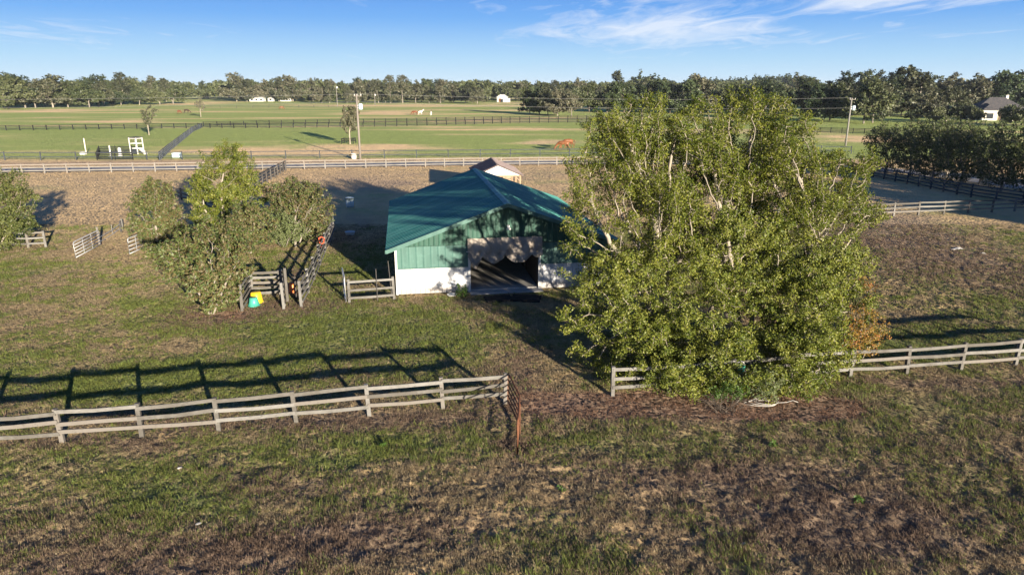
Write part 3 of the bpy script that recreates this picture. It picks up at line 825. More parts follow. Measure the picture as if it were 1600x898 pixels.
# ---------------------------------------------------------------- right-hand house and the distant buildings
def house(label, loc, rz, W, D, hw, hr, wall, roof, name='house', hip=True, wins=6, garage=None, cat='house', chim=False):
    root = empty(name, loc, rz, label, cat)
    MB().box((0, 0, hw / 2 - .5), (W, D, hw + 1)).build('wall', wall, root)
    e = .6; rl = (W / 2 - D / 2) if hip else W / 2 + e
    vs = [(-W / 2 - e, -D / 2 - e, hw), (W / 2 + e, -D / 2 - e, hw), (W / 2 + e, D / 2 + e, hw), (-W / 2 - e, D / 2 + e, hw), (-rl, 0, hr), (rl, 0, hr)]
    rf = MB().add(vs, [(3, 2, 1, 0), (0, 1, 5, 4), (1, 2, 5), (2, 3, 4, 5), (3, 0, 4)]).build('roof', roof, root)
    if chim: MB().box((W * .22, D * .1, hr - .3), (.9, .9, 2.2)).build('chimney', wall, rf)
    for k in range(wins):
        x = -W / 2 + W * (k + .5) / wins
        w = MB().box((x, -D / 2 - .02, 1.55), (W / wins * .45, .08, 1.5)).build('window', M['glass'], root)
        MB().box((x, -D / 2 - .05, .74), (W / wins * .52, .12, .1)).box((x, -D / 2 - .05, 2.36), (W / wins * .52, .12, .1)).build('frame', M['white'], w)
    return root
hp = G(1552, 187)
h = house('large pale stucco house with a steep grey hip roof among the trees at right', hp, -.25, 17, 12, 4.0, 8.6, M['stucco'], M['shingle'], hip=True, wins=6, chim=True)
# front wings with their own hips, and a pale chimney strip
for x, w_, hh in ((-4.8, 5.0, 6.0), (4.2, 4.4, 5.6)):
    m = MB().box((x, -7.2, 1.6), (w_, 4.4, 4.4)); m.build('wing', M['stucco'], h)
    e = .5; z = 3.8
    MB().add([(x - w_ / 2 - e, -9.4 - e, z), (x + w_ / 2 + e, -9.4 - e, z), (x + w_ / 2 + e, -4, z), (x - w_ / 2 - e, -4, z), (x, -7.2, hh), (x, -3.5, hh + .4)],
             [(3, 2, 1, 0), (0, 1, 4), (1, 2, 5, 4), (2, 3, 5), (3, 0, 4, 5)]).build('wing_roof', M['shingle'], h)
    MB().box((x, -9.44, 1.7), (w_ * .45, .1, 2.0)).build('window', M['glass'], h)
MB().lathe([(.9, 0), (.9, 2.6), (.5, 2.9), (.0, 3.0)], (-.4, -6.1, 0), 12).build('porch', M['stucco'], h)
MB().box((-.4, -7.02, 1.2), (1.0, .1, 2.4)).build('door', M['dark_wood'], h)
for px, py, w_, lb in ((1478, 182, 5, 'small pale outbuilding left of the big hip-roofed house'), (1590, 183, 4.5, 'pale garden building right of the big hip-roofed house')):
    house(lb, G(px, py), .2, w_, 4, 2.3, 3.6, M['stucco'], M['stucco'], 'outbuilding', hip=True, wins=2, cat='outbuilding')
hb = house('white gabled barn with a pale lean-to at the far edge of the pasture', G(785, 159.7), 1.5708 - .35, 9, 7, 4.2, 6.6, M['white'], M['white'], 'white_barn', hip=False, wins=0, cat='barn')
MB().box((-4.2, -5.6, 1.6), (7, 4.2, 3.2)).build('lean_to', M['white'], hb); MB().box((-4.54, .6, 1.6), (.1, 2.4, 3.0)).build('door', M['rust'], hb)
house('low white cottage under the big moss oaks, left one', G(403, 158.6), 0, 13, 7, 2.8, 4.6, M['white'], M['white'], 'cottage', wins=3, cat='cottage')
house('low white cottage with a dark front porch under the oaks', G(448, 158.4), 0, 10, 7, 3.0, 5.5, M['white'], M['shingle'], 'cottage', wins=4, cat='cottage')
house('small white shed between the two cottages under the oaks', G(424, 158.5), 0, 5, 4, 2.4, 3.8, M['white'], M['white'], 'garden_shed', wins=1, cat='shed')

# ---------------------------------------------------------------- white stand by the road
def stand():
    p = G(215, 240.5); root = empty('open_stand', p, -.35, 'white open-framed stand with a grey top and a white ramp, beside the black pen', 'stand'); root.scale = (.88, .88, .92)
    w, d, hh = 2.0, 1.6, 3.3
    for x in (-w / 2, w / 2):
        for y in (-d / 2, d / 2): MB().box((x, y, hh / 2), (.15, .15, hh)).build('post', M['white'], root)
    m = MB()
    for z in (1.15, 2.15, 3.15):
        for y in (-d / 2, d / 2): m.box((0, y, z), (w - .15, .08, .12))
        for x in (-w / 2, w / 2): m.box((x, 0, z), (.08, d - .15, .12))
    m.build('rail', M['white'], root)
    MB().box((0, 0, hh + .08), (w + .3, d + .3, .12)).build('roof', M['shingle'], root)
    MB().box((0, 0, .98), (w - .25, d - .25, .1)).build('platform', M['fence_slate'], root)
    MB().box((0, -d / 2 + .12, .5), (w - .25, .06, .85)).build('skirt_panel', M['fence_slate'], root)
    m = MB()
    for s in (-.35, .35): m.beam((w / 2 + .1, s, 1.1), (w / 2 + 1.9, s - .5, .12), .08, .24)
    m.beam((w / 2 + .1, 0, 1.02), (w / 2 + 1.9, -.5, .05), .6, .06)
    m.build('ramp', M['white'], root)
stand()
p = G(135, 241); p.z = 0
o = MB().box((0, 0, 1.45), (.14, .14, 3.0)).build('wooden_post', M['stucco'], None, p, bevel=.01); tag(o, 'tall cream post standing in the grass left of the black pen', 'post')
def trough(px, py, w, d, h_, mat, label, cat, rz=0, name='water_trough'):
    p = G(px, py); p.z = hz(p)
    root = empty(name, p, rz, label, cat)
    m = MB(); t = .05
    m.box((0, -d / 2, h_ / 2), (w, t, h_)).box((0, d / 2, h_ / 2), (w, t, h_)).box((-w / 2 + t / 2, 0, h_ / 2), (t, d - t, h_ - .01)).box((w / 2 - t / 2, 0, h_ / 2), (t, d - t, h_ - .01)).box((0, 0, .08), (w - 2 * t, d - t, .08))
    m.build('tank', mat, root, bevel=.012)
    MB().box((0, 0, h_ * .8), (w - 2 * t - .01, d - t - .01, .02)).build('water', M['glass'], root)
trough(277, 245.5, 1.5, .8, .75, M['blue_white'], 'pale blue water trough right of the end-on black fence', 'trough')
trough(130, 241.5, .9, .6, .5, M['galv'], 'pale trough at the foot of the tall cream post', 'trough')
def barrel(px, py, r, h_, mat, label, cat, name, taper=1.0, lip=False, inv=False, tilt=0):
    p = G(px, py); p.z = hz(p)
    r1, r2 = (r * taper, r) if not inv else (r, r * taper)
    pr = [(0, 0), (r1, 0), (r1 + (r2 - r1) * .5, h_ * .5), (r2, h_)]
    if not inv: pr += [(r2 + .02, h_), (r2 + .02, h_ - .04)][::-1] + [(r2 - .02, h_), (r1 - .02, .04), (0, .04)]
    else: pr = [(r1 + .04, 0), (r1 + .04, .05), (r1, .06), (r1 + (r2 - r1) * .5, h_ * .5), (r2, h_ - .03), (r2 - .04, h_), (0, h_ - .02)]
    o = MB().lathe(pr, (0, 0, 0), 20).build(name, mat, None, p, smooth=True); o.rotation_euler = (tilt, 0, .4)
    tag(o, label, cat)
    return o
barrel(547, 323, .42, 1.0, M['blue_white'], 'pale blue barrel standing in the shade left of the barn', 'barrel', 'barrel', .95)
barrel(547, 366, .42, .3, M['blue_white'], 'low pale tub on the shaded grass left of the barn', 'tub', 'feed_tub', .85)
barrel(553, 248, .5, .9, M['white'], 'small white tank at the foot of the near utility pole', 'tank', 'small_tank', .9)
barrel(401, 471, .36, .62, M['yellow'], 'yellow tub upturned inside the board holding pen', 'tub', 'muck_tub', .8, inv=True)
barrel(397, 476, .31, .5, M['teal'], 'teal green tub upturned in front of the yellow one', 'tub', 'muck_tub', .7, inv=True)
barrel(457, 455, .24, .6, M['orange'], 'orange tub standing between the holding pen and the end-on fence', 'tub', 'muck_tub', .7, inv=True)
# red halter-like cloth hung on the end-on fence
p = G(505, 402); 
m = MB().tube([(.0, 0, 1.55), (-.18, -.05, 1.45), (-.22, -.06, 1.2), (-.05, -.08, 1.02), (.16, -.06, 1.12), (.2, -.03, 1.4), (.0, 0, 1.55)], .055, 7)
m.tube([(-.2, -.06, 1.3), (0, -.1, 1.34), (.19, -.04, 1.28)], .045, 6); m.tube([(-.05, -.08, 1.02), (-.08, -.08, .8)], .04, 6)
o = m.build('hanging_halter', M['red'], None, p, smooth=True); tag(o, 'red-orange halter hanging on the end-on grey fence', 'halter')
# green bucket on the front fence under the trees
p = G(1152, 604); p = Vector((p.x, p.y - .2, .72))
root = empty('hanging_bucket', p, 0, 'teal bucket hanging on the front fence under the big trees', 'bucket')
MB().lathe([(0, 0), (.13, 0), (.17, .32), (.15, .32), (.12, .03), (0, .03)], (0, 0, 0), 14).build('bucket', M['teal'], root, smooth=True)
MB().tube([(-.16, 0, .31), (-.1, .03, .46), (0, .05, .5), (.1, .03, .46), (.16, 0, .31)], .008, 5).build('handle', M['galv'], root)
# rubber mats before the barn door
for px, py, w_, d_, rz, lb in ((779, 467.5, 1.55, 1.0, .25, 'left black rubber mat on the ground before the barn door'), (822, 467, 1.7, 1.1, -.15, 'right black rubber mat on the ground before the barn door')):
    p = G(px, py); p.z = .0
    n = 14; vs = []
    for i in range(n + 1):
        for j in range(n + 1):
            x, y = (i / n - .5) * w_ * (1 + .05 * math.sin(j)), (j / n - .5) * d_ * (1 + .06 * math.sin(i * 1.3)); vs.append((x, y, .05 + .05 * vn(x * 2 + px, y * 2, 1) + .03))
    fs = [(i * (n + 1) + j, (i + 1) * (n + 1) + j, (i + 1) * (n + 1) + j + 1, i * (n + 1) + j + 1) for i in range(n) for j in range(n)]
    b = len(vs); vs += [(v[0], v[1], -.05) for v in vs]
    ring = [j for j in range(n + 1)] + [i * (n + 1) + n for i in range(1, n + 1)] + [n * (n + 1) + j for j in range(n - 1, -1, -1)] + [i * (n + 1) for i in range(n - 1, 0, -1)]
    fs += [(ring[k], ring[(k + 1) % len(ring)], ring[(k + 1) % len(ring)] + b, ring[k] + b) for k in range(len(ring))]
    o = MB().add(vs, fs).build('rubber_mat', M['black_rubber'], None, p, rz); tag(o, lb, 'mat')
barrel(706, 461.5, .28, .12, M['white'], 'white feed dish on the grass by the white barn wall', 'dish', 'feed_dish', .8)
# white hose loops
p = G(1195, 632); p.z = .06
m = MB()
for k in range(3):
    a0 = k * .5; pts = []
    for i in range(18):
        a = 2 * PI * i / 17 + a0
        pts.append((math.cos(a) * (.62 - .06 * k) + .12 * k - .2, math.sin(a) * (.26 + .03 * k) + .05 * k, .03 * k + .02 * math.sin(a * 2)))
    m.tube(pts, .011, 6, cap=False)
m.tube([(.4, 0, .02), (.9, .1, 0), (1.2, .25, .01), (1.35, .1, 0)], .011, 6)
o = m.build('hose', M['concrete'], None, p, smooth=True); tag(o, 'loose coil of white hose on the leaf litter by the front fence', 'hose')
# pale sand heaps in the right paddock
for k, (px, py, r, lb) in enumerate(((1489, 389, .3, 'pale sand heap in the right paddock, left of the close pair'), (1497, 388, .26, 'pale sand heap in the right paddock, right of the close pair'), (1535, 396, .18, 'lone small pale sand heap in the right paddock'))):
    p = G(px, py); p.z = hz(p) - .03
    n = 16; vs = [(0, 0, r * .5)]; fs = []
    for i in range(1, 6):
        for j in range(n):
            a = 2 * PI * j / n; rr = r * i / 5 * (1 + .25 * math.sin(j * 2.3 + k)); vs.append((rr * math.cos(a) * 1.3, rr * math.sin(a), r * .5 * (1 - (i / 5) ** 1.6) + .02 * math.sin(j * 3 + i)))
    for j in range(n): fs.append((0, 1 + j, 1 + (j + 1) % n))
    for i in range(4):
        for j in range(n): fs.append((1 + i * n + j, 1 + (i + 1) * n + j, 1 + (i + 1) * n + (j + 1) % n, 1 + i * n + (j + 1) % n))
    o = MB().add(vs, fs).build('sand_heap', M['concrete'], None, p, smooth=True); tag(o, lb, 'sand heap')
for px, py, lb in ((281, 730, 'pale flat stone on the rough grass in front of the left fence'), (310, 817, 'small white scrap lying in the left foreground grass'), (1162, 846, 'tiny white scrap lying in the right foreground grass')):
    p = G(px, py); p.z = hz(p) + .02
    o = MB().lathe([(0, .03), (.04, .028), (.06, .01), (.05, -.04)], (0, 0, 0), 9, 1.5, .8).build('pale_stone', M['concrete'], None, p, .5); tag(o, lb, 'stone')

# ---------------------------------------------------------------- utility poles and wires
def upole(px, py, ty, label, side=1, trans=True):
    b = G(px, py); tp = R(px + (px - 800) / 3672 * (py - ty), ty, b.y)
    hh = tp.z
    root = empty('utility_pole', b, 0, label, 'utility pole')
    MB().tube([(0, 0, -.3), (0, 0, hh * .5), (0, 0, hh)], .21, 12, .14).build('pole', M['pole'], root, smooth=True)
    if trans:
        tr = MB().lathe([(0, -.5), (.3, -.48), (.34, -.4), (.34, .4), (.28, .48), (.1, .52), (0, .52)], (.62, -.1, hh - 2.1), 14).build('transformer', M['blue_white'], root, smooth=True)
        MB().box((.3, -.1, hh - 1.9), (.4, .08, .1)).box((.3, -.1, hh - 2.3), (.4, .08, .1)).build('bracket', M['galv'], tr)
    MB().box((.2 * side, 0, hh - .35), (1.3, .1, .12)).build('crossarm', M['pole'], root)
    for x in (-.35, .1, .75):
        MB().lathe([(.03, 0), (.09, .06), (.05, .1), (.09, .15), (.03, .26)], (x * side, 0, hh - .28), 8).build('insulator', M['white'], root, smooth=True)
    return Vector((b.x, b.y, hh))
t1 = upole(563, 249, 147, 'tall grey wooden utility pole with a transformer, by the road left of centre', 1)
t2 = upole(1321, 228, 153, 'wooden utility pole rising beyond the big trees on the right', 1)
def far_pole(px, Y, ty, hh, label):
    tp = R(px, ty, Y)
    root = empty('utility_pole', (tp.x, Y, 0), 0, label, 'utility pole')
    MB().tube([(0, 0, -.3), (0, 0, tp.z)], .28, 8, .2).build('pole', M['pole'], root)
    MB().lathe([(0, -.6), (.5, -.5), (.5, .5), (0, .6)], (.5, 0, tp.z - 1.6), 8).build('transformer', M['white'], root)
    return tp
far_pole(525, 480, 133, 11, 'distant pole with a white transformer before the oaks, left of the near pole')
far_pole(585, 520, 145, 9, 'thin distant pole before the oaks, right of the near pole')
far_pole(3.5, 430, 148, 9, 'distant pole before the oaks at the left edge')
def wire(a, b, sag, label, r=.016):
    pts = []
    for i in range(25):
        t = i / 24; q = a.lerp(b, t); q.z -= sag * 4 * t * (1 - t); pts.append(q)
    o = MB().tube(pts, r, 5).build('power_line', M['cable']); tag(o, label, 'power line')
off1 = Vector((-150, 112, 10.5)); off3 = Vector((67, 84, 9.3))
wire(t1 + V(.1, 0, 0), t2 + V(-.1, 0, 0), .6, 'upper power line between the two utility poles')
wire(t1 + V(0, 0, -1.3), t2 + V(0, 0, -2.1), .6, 'lower power line between the two utility poles')
wire(t1 + V(-.1, 0, 0), off1, .6, 'upper power line from the near pole to the left edge')
wire(t1 + V(0, 0, -1.3), off1 - V(0, 0, 1.4), .6, 'lower power line from the near pole to the left edge')
wire(t2 + V(.1, 0, 0), off3, .3, 'upper power line from the right pole to the right edge')
wire(t2 + V(0, 0, -2.1), off3 - V(0, 0, 1.6), .3, 'lower power line from the right pole to the right edge')

# ---------------------------------------------------------------- horses
def skin_mesh(name, chains, mat, root=0, sub=1):
    """chains: (verts [(x,y,z,r or (rx,ry))], edges)"""
    verts, edges = chains
    me = bpy.data.meshes.new('tmp'); me.from_pydata([v[:3] for v in verts], edges, [])
    ob = bpy.data.objects.new('tmp', me); COL.objects.link(ob)
    ob.modifiers.new('s', 'SKIN')
    me.skin_vertices or None
    if not me.skin_vertices:
        bm = bmesh.new(); bm.from_mesh(me); bm.verts.layers.skin.verify(); bm.to_mesh(me); bm.free()
    for i, v in enumerate(verts):
        r = v[3]; me.skin_vertices[0].data[i].radius = (r, r) if not hasattr(r, '__len__') else r
        me.skin_vertices[0].data[i].use_root = (i == root)
    s = ob.modifiers.new('u', 'SUBSURF'); s.levels = sub; s.render_levels = sub
    dg = bpy.context.evaluated_depsgraph_get(); dg.update()
    out = bpy.data.meshes.new_from_object(ob.evaluated_get(dg))
    bpy.data.objects.remove(ob); bpy.data.meshes.remove(me)
    out.name = name; out.materials.clear(); out.materials.append(mat)
    for p in out.polygons: p.use_smooth = True
    return out

def horse_data(mat, pose):
    v = []; e = []
    def ad(p, r, par=None):
        v.append((*p, r)); i = len(v) - 1
        if par is not None: e.append((par, i))
        return i
    pel = ad((-.55, 0, 1.22), (.27, .29)); mid = ad((-.1, 0, 1.16), (.28, .31), pel); ch = ad((.38, 0, 1.18), (.24, .32), mid)
    rump = ad((-.82, 0, 1.14), (.18, .2), pel)
    if pose == 'graze':
        nb = ad((.68, 0, 1.1), (.14, .22), ch); nm = ad((.98, 0, .78), (.10, .16), nb); po = ad((1.2, 0, .48), (.09, .12), nm)
        hd = ad((1.30, 0, .26), (.09, .12), po); mz = ad((1.36, 0, .07), (.06, .07), hd)
        ear = [((1.2, s * .07, .52), (1.13, s * .09, .62)) for s in (-1, 1)]
        crest = [(.55, 1.36), (.85, 1.1), (1.08, .8), (1.26, .52)]
    else:
        nb = ad((.66, 0, 1.32), (.14, .22), ch); nm = ad((.92, 0, 1.6), (.10, .16), nb); po = ad((1.08, 0, 1.86), (.09, .12), nm)
        hd = ad((1.26, 0, 1.74), (.09, .11), po); mz = ad((1.48, 0, 1.58), (.06, .07), hd)
        ear = [((1.05, s * .06, 1.9), (1.02, s * .08, 2.05)) for s in (-1, 1)]
        crest = [(.5, 1.48), (.74, 1.66), (.9, 1.88), (1.05, 2.0)]
    for s in (-1, 1):
        st = .12 * s
        a = ad((.42, .15 * s, .95), (.11, .15), ch); b = ad((.44 + st, .16 * s, .55), .062, a); c = ad((.42 + st * 1.6, .16 * s, .16), .042, b); ad((.47 + st * 1.6, .16 * s, .03), (.06, .055), c)
        a = ad((-.62, .16 * s, .92), (.13, .2), pel); b = ad((-.5 - st, .17 * s, .74), (.09, .12), a); c = ad((-.78 - st, .17 * s, .5), .058, b); d = ad((-.7 - st, .17 * s, .16), .042, c); ad((-.65 - st, .17 * s, .03), (.06, .055), d)
    for p, q in ear:
        a = ad(p, .035, po); ad(q, .015, a)
    body = skin_mesh('body', (v, e), mat)
    m = MB().tube([(-.98, 0, 1.2), (-1.1, 0, 1.02), (-1.12, 0, .7), (-1.08, 0, .42)], .075, 7, .03); tail = m.mesh('tail', M['hair'], True)
    vs = []; n = len(crest)
    for x, z in crest: vs += [(x, .02, z + .03), (x - .06, -.13, z - .16), (x, -.05, z + .03)]
    fs = []
    for i in range(n - 1):
        for a, b in ((0, 1), (1, 2), (2, 0)): fs.append((i * 3 + a, i * 3 + b, i * 3 + 3 + b, i * 3 + 3 + a))
    mane = MB().add(vs, fs).mesh('mane', M['hair'], True)
    return body, tail, mane
_hd = {}
def horse(px, py, rz, coat, pose, label, sc=1.0):
    k = (coat, pose)
    if k not in _hd: _hd[k] = horse_data(M[coat], pose)
    p = G(px, py); root = empty('horse', p, rz, label, 'horse', 'horses grazing in the far pastures'); root.scale = (sc,) * 3
    b, t, mn = _hd[k]; bo = link('body', b, root); link('tail', t, bo); link('mane', mn, bo)
horse(880.5, 235.5, PI * .96, 'chestnut', 'graze', 'chestnut horse grazing nearest beyond the road, head down to the left', 1.4)
horse(887.5, 232.0, PI * 1.12, 'chestnut', 'graze', 'chestnut horse half hidden behind the nearest grazing chestnut', 1.4)
horse(292, 177.5, .15, 'dark_coat', 'graze', 'nearly black horse grazing at upper left beside a young tree', 1.5)
horse(280.5, 178, 1.3, 'bay', 'graze', 'small brown horse left of the nearly black one', 1.25)
horse(440, 171.5, .4, 'chestnut', 'graze', 'lone brown horse grazing in front of the white cottages', 1.35)
horse(648, 180, PI, 'bay', 'graze', 'bay horse grazing in the middle distance, tail end of the close pair', 1.4)
horse(657, 179.5, .1, 'grey_coat', 'stand', 'pale horse standing head up next to the distant bay', 1.25)
horse(673.5, 180.5, PI / 2, 'grey_coat', 'stand', 'white horse seen end-on, alone right of the distant pair', 1.25)

for px, py, w_, hh_, lb in ((173, 243.5, .3, 1.9, 'white upright jump stand inside the black pen, left one'), (188, 243.5, .7, 1.5, 'rounded white block inside the black pen, right of the thin upright')):
    p = G(px, py)
    m = MB().lathe([(0, 0), (w_ * .6, 0), (w_ * .55, .12), (w_ * .42, .2), (w_ * .4, hh_ - .25), (w_ * .32, hh_ - .05), (0, hh_)], (0, 0, 0), 12)
    o = m.build('jump_stand', M['white'], None, p, smooth=True); tag(o, lb, 'jump stand')
# ---------------------------------------------------------------- trees: limbs grown towards points spread through the crown
def colonize(att, roots, step, kill, maxit=90, rs=None, jitter=.18, trop=0.06):
    """roots: list of polylines (each list of points) forming the starting stems"""
    P = []; par = []
    for line in roots:
        prev = -1
        for q in line:
            P.append(q); par.append(prev); prev = len(P) - 1
    P = [np.array(p, float) for p in P]
    cap = 60000
    A = np.zeros((cap, 3)); n = len(P); A[:n] = np.array(P); par = par + []
    att = att.copy(); m = len(att)
    best = np.full(m, 1e9); bi = np.zeros(m, int)
    def upd(lo, hi):
        if hi <= lo: return
        for c0 in range(lo, hi, 256):
            c1 = min(hi, c0 + 256)
            d = ((att[:, None, :] - A[None, c0:c1, :]) ** 2).sum(2)
            j = d.argmin(1); dm = d[np.arange(len(att)), j]
            k = dm < best; best[k] = dm[k]; bi[k] = j[k] + c0
    upd(0, n)
    for it in range(maxit):
        alive = best > kill * kill
        att = att[alive]; best = best[alive]; bi = bi[alive]
        if len(att) < 8: break
        dirs = att - A[bi]; L = np.sqrt(best)[:, None]; dirs /= L
        S = np.zeros((n, 3)); np.add.at(S, bi, dirs)
        act = np.unique(bi)
        D = S[act]; ln = np.linalg.norm(D, axis=1, keepdims=True); ok = ln[:, 0] > 1e-3
        act = act[ok]; D = D[ok] / ln[ok]
        D = D + rs.normal(0, jitter, D.shape) + np.array([0, 0, trop]); D /= np.linalg.norm(D, axis=1, keepdims=True)
        new = A[act] + D * step
        k = len(new)
        if n + k >= cap: break
        A[n:n + k] = new; par += list(act); upd(n, n + k); n += k
    return A[:n], np.array(par)

def radii(par, tip, ex):
    n = len(par); s = np.zeros(n); cnt = np.zeros(n, int)
    for i in range(n - 1, -1, -1):
        if s[i] == 0: s[i] = tip ** ex
        p = par[i]
        if p >= 0: s[p] += s[i]
    return s ** (1 / ex)

def tubes(A, par, rad, rmin, name, mat, thick=.06):
    idx = np.where((par >= 0) & (rad > rmin))[0]
    out_v = []; out_f = []; base = 0
    for sel, k in ((idx[rad[idx] >= thick], 7), (idx[rad[idx] < thick], 3)):
        if not len(sel): continue
        a = A[par[sel]]; b = A[sel]; d = b - a; L = np.linalg.norm(d, axis=1, keepdims=True); d = d / np.maximum(L, 1e-6)
        ref = np.tile([[0.31, .95, 0.05]], (len(sel), 1)); x = np.cross(d, ref); x /= np.linalg.norm(x, axis=1, keepdims=True) + 1e-9; y = np.cross(d, x)
        r1 = np.minimum(rad[par[sel]], rad[sel] * 1.35)[:, None]; r2 = rad[sel][:, None]
        ang = np.arange(k) * 2 * PI / k
        a2 = a - d * np.minimum(r1 * .5, .05)
        va = a2[:, None] + (x[:, None] * np.cos(ang)[None, :, None] + y[:, None] * np.sin(ang)[None, :, None]) * r1[:, None]
        vb = b[:, None] + (x[:, None] * np.cos(ang)[None, :, None] + y[:, None] * np.sin(ang)[None, :, None]) * r2[:, None]
        v = np.concatenate([va, vb], 1).reshape(-1, 3)
        i0 = base + np.arange(len(sel))[:, None] * 2 * k; kk = np.arange(k)[None]; kn = (np.arange(k)[None] + 1) % k
        f = np.stack([i0 + kk, i0 + kn, i0 + kn + k, i0 + kk + k], 2).reshape(-1, 4)
        out_v.append(v); out_f.append(f); base += len(v)
    return np_mesh(name, np.concatenate(out_v), np.concatenate(out_f), mat, smooth=True)

def leaves(C, per, spread, size, rs, name, mat, up=.5, aspect=.5, outc=None, flat=1.0, outw=.5):
    """diamond leaves around twig points C"""
    n = len(C) * per
    c = np.repeat(C, per, 0); cl = np.repeat(rs.rand(len(C)), per)
    off = rs.normal(0, 1, (n, 3)); off /= np.linalg.norm(off, axis=1, keepdims=True); off *= (spread * rs.rand(n, 1) ** .5); off[:, 2] *= flat
    c = c + off
    nn = rs.normal(0, 1, (n, 3)); nn[:, 2] = nn[:, 2] * .6 + up
    if outc is not None:
        o = c - outc; o /= np.linalg.norm(o, axis=1, keepdims=True) + 1e-6; nn += o * outw
    nn /= np.linalg.norm(nn, axis=1, keepdims=True)
    t = rs.normal(0, 1, (n, 3)); t -= nn * (t * nn).sum(1, keepdims=True); t /= np.linalg.norm(t, axis=1, keepdims=True)
    b = np.cross(nn, t)
    s = size * (.6 + .8 * rs.rand(n, 1))
    v = np.stack([c - t * s * .5, c + b * s * aspect * .5 + t * s * .05, c + t * s * .5, c - b * s * aspect * .5 + t * s * .05], 1)
    tint = np.stack([rs.rand(n) * .6 + cl * .4, rs.rand(n), cl], 1)
    f = np.arange(n * 4).reshape(n, 4)
    return np_mesh(name, v.reshape(-1, 3), f, mat, np.repeat(tint, 4, 0))

def lobe_points(lobes, n, rs, shell=.45):
    """lobes: (x,y,z,rx,ry,rz)"""
    L = np.array(lobes, float); vol = L[:, 3] * L[:, 4] * L[:, 5]; cnt = (n * vol ** .8 / (vol ** .8).sum()).astype(int) + 3
    out = []
    for l, c in zip(L, cnt):
        d = rs.normal(0, 1, (c, 3)); d /= np.linalg.norm(d, axis=1, keepdims=True)
        r = rs.rand(c, 1) ** shell
        out.append(l[:3] + d * r * l[3:6])
    return np.concatenate(out)

def make_tree(name, label, cat, base, lobes, stems, seed, natt, step, kill, leafmat, barkmat, per, spread, size, tip=.008, ex=2.2, rmin=.006, group=None, ground=.15,
              up=.5, aspect=.5, bare=0.0, minr=1.25, shell=.5, parts=True, thick=.06, loc=True, flat=.8, trop=.05, outw=.5, leafgap=0.0, tuft=0, tr=.3, tipk=3.4):
    """base: world point, lobes in world coords"""
    rs = np.random.RandomState(seed)
    b = np.array([base[0], base[1], hz(base)])
    L = [(l[0] - b[0], l[1] - b[1], l[2] - b[2], *l[3:]) for l in lobes]
    if tuft:
        L = [(*l[:3], *[max(.25, r_ - tr * .95) for r_ in l[3:]]) for l in L]
        cen = lobe_points(L, max(12, int(natt / tuft)), rs, shell)
        att = np.repeat(cen, tuft, 0); att = att + rs.normal(0, tr, att.shape) * np.array([1, 1, .7]); att = att[att[:, 2] > ground]
    else:
        att = lobe_points(L, natt, rs, shell); att = att[att[:, 2] > ground]
    # gaps: drop attractors where a 3-d noise is low, so clumps form
    g = vn(att[:, 0] * .9 + att[:, 2] * .5, att[:, 1] * .9 + att[:, 2] * .7, seed % 7) * .6 + vn(att[:, 0] * 1.1 - att[:, 2], att[:, 2] * 1.1 + 5, (seed + 3) % 7) * .4
    att = att[g > np.quantile(g, .18 + leafgap)]
    roots = []
    for s in stems:
        roots.append([np.array(q, float) for q in s])
    A, par = colonize(att, roots, step, kill, rs=rs, trop=trop)
    rad = radii(par, tip, ex); rmin = min(rmin, tip * .8)
    root = empty(name, b, 0, label, cat, group)
    link('trunk', tubes(A, par, rad, rmin, 'trunk', barkmat, thick), root)
    tw = np.where((rad < tip * minr * tipk) & (A[:, 2] > ground))[0]
    C = A[tw]
    if bare: C = C[rs.rand(len(C)) > bare]
    ctr = np.mean([l[:3] for l in L], 0)
    cr = leaves(C, per, spread, size, rs, 'crown', leafmat, up, aspect, ctr, flat, outw)
    co = link('crown', cr, root)
    print(name, label[:40], 'nodes', len(A), 'twigs', len(C), 'leaves', len(C) * per)
    return root

def PL(lst, Y0, yr=1.0, zr=.9):
    """crown lobes surveyed as (px,py,r_px[,Y])"""
    out = []
    for t in lst:
        Y = t[3] if len(t) > 3 else Y0
        c = R(t[0], t[1], Y); dep = Y * cP - (c.z - H) * sP; r = t[2] * dep / F
        out.append((c.x, c.y, c.z, r, r * yr, r * zr))
    return out

def stem(b, pts):
    return [np.array(p, float) for p in pts]

# --- three big laurel-like trees on the right
bA = G(1040, 575); bB = G(1150, 560); bC = G(1255, 572)
oak = dict(leafmat=M['leaf_oak'], barkmat=M['bark_pale'], size=.098, step=.23, kill=.28, per=40, spread=.25, tuft=34, tr=.34, tipk=1.7, tip=.0125, ex=2.05, aspect=.48, rmin=.008, thick=.05, outw=.8, leafgap=.06, shell=.4)
lobA = PL([(950, 200, 42, 31), (1012, 172, 40, 31), (985, 235, 55, 30.5), (925, 262, 38, 30.5), (1050, 215, 45, 31.5), (915, 330, 32, 30), (960, 320, 55, 29.5), (1030, 310, 65, 29.5), (925, 410, 36, 29.5),
           (975, 420, 60, 28.8), (1050, 410, 65, 28.8), (925, 500, 38, 29), (985, 510, 60, 28.2), (1060, 500, 60, 28), (1000, 565, 45, 27.2), (1065, 570, 45, 27), (940, 545, 30, 28.2), (1080, 470, 55, 28), (905, 375, 18, 29), (903, 362, 14, 28.6), (912, 300, 18, 29), (906, 440, 17, 28.5), (908, 497, 15, 28), (916, 545, 22, 28), (1020, 585, 36, 25.6), (1060, 596, 34, 25.2), (960, 572, 18, 26.6), (1085, 598, 20, 25.8)], 29)
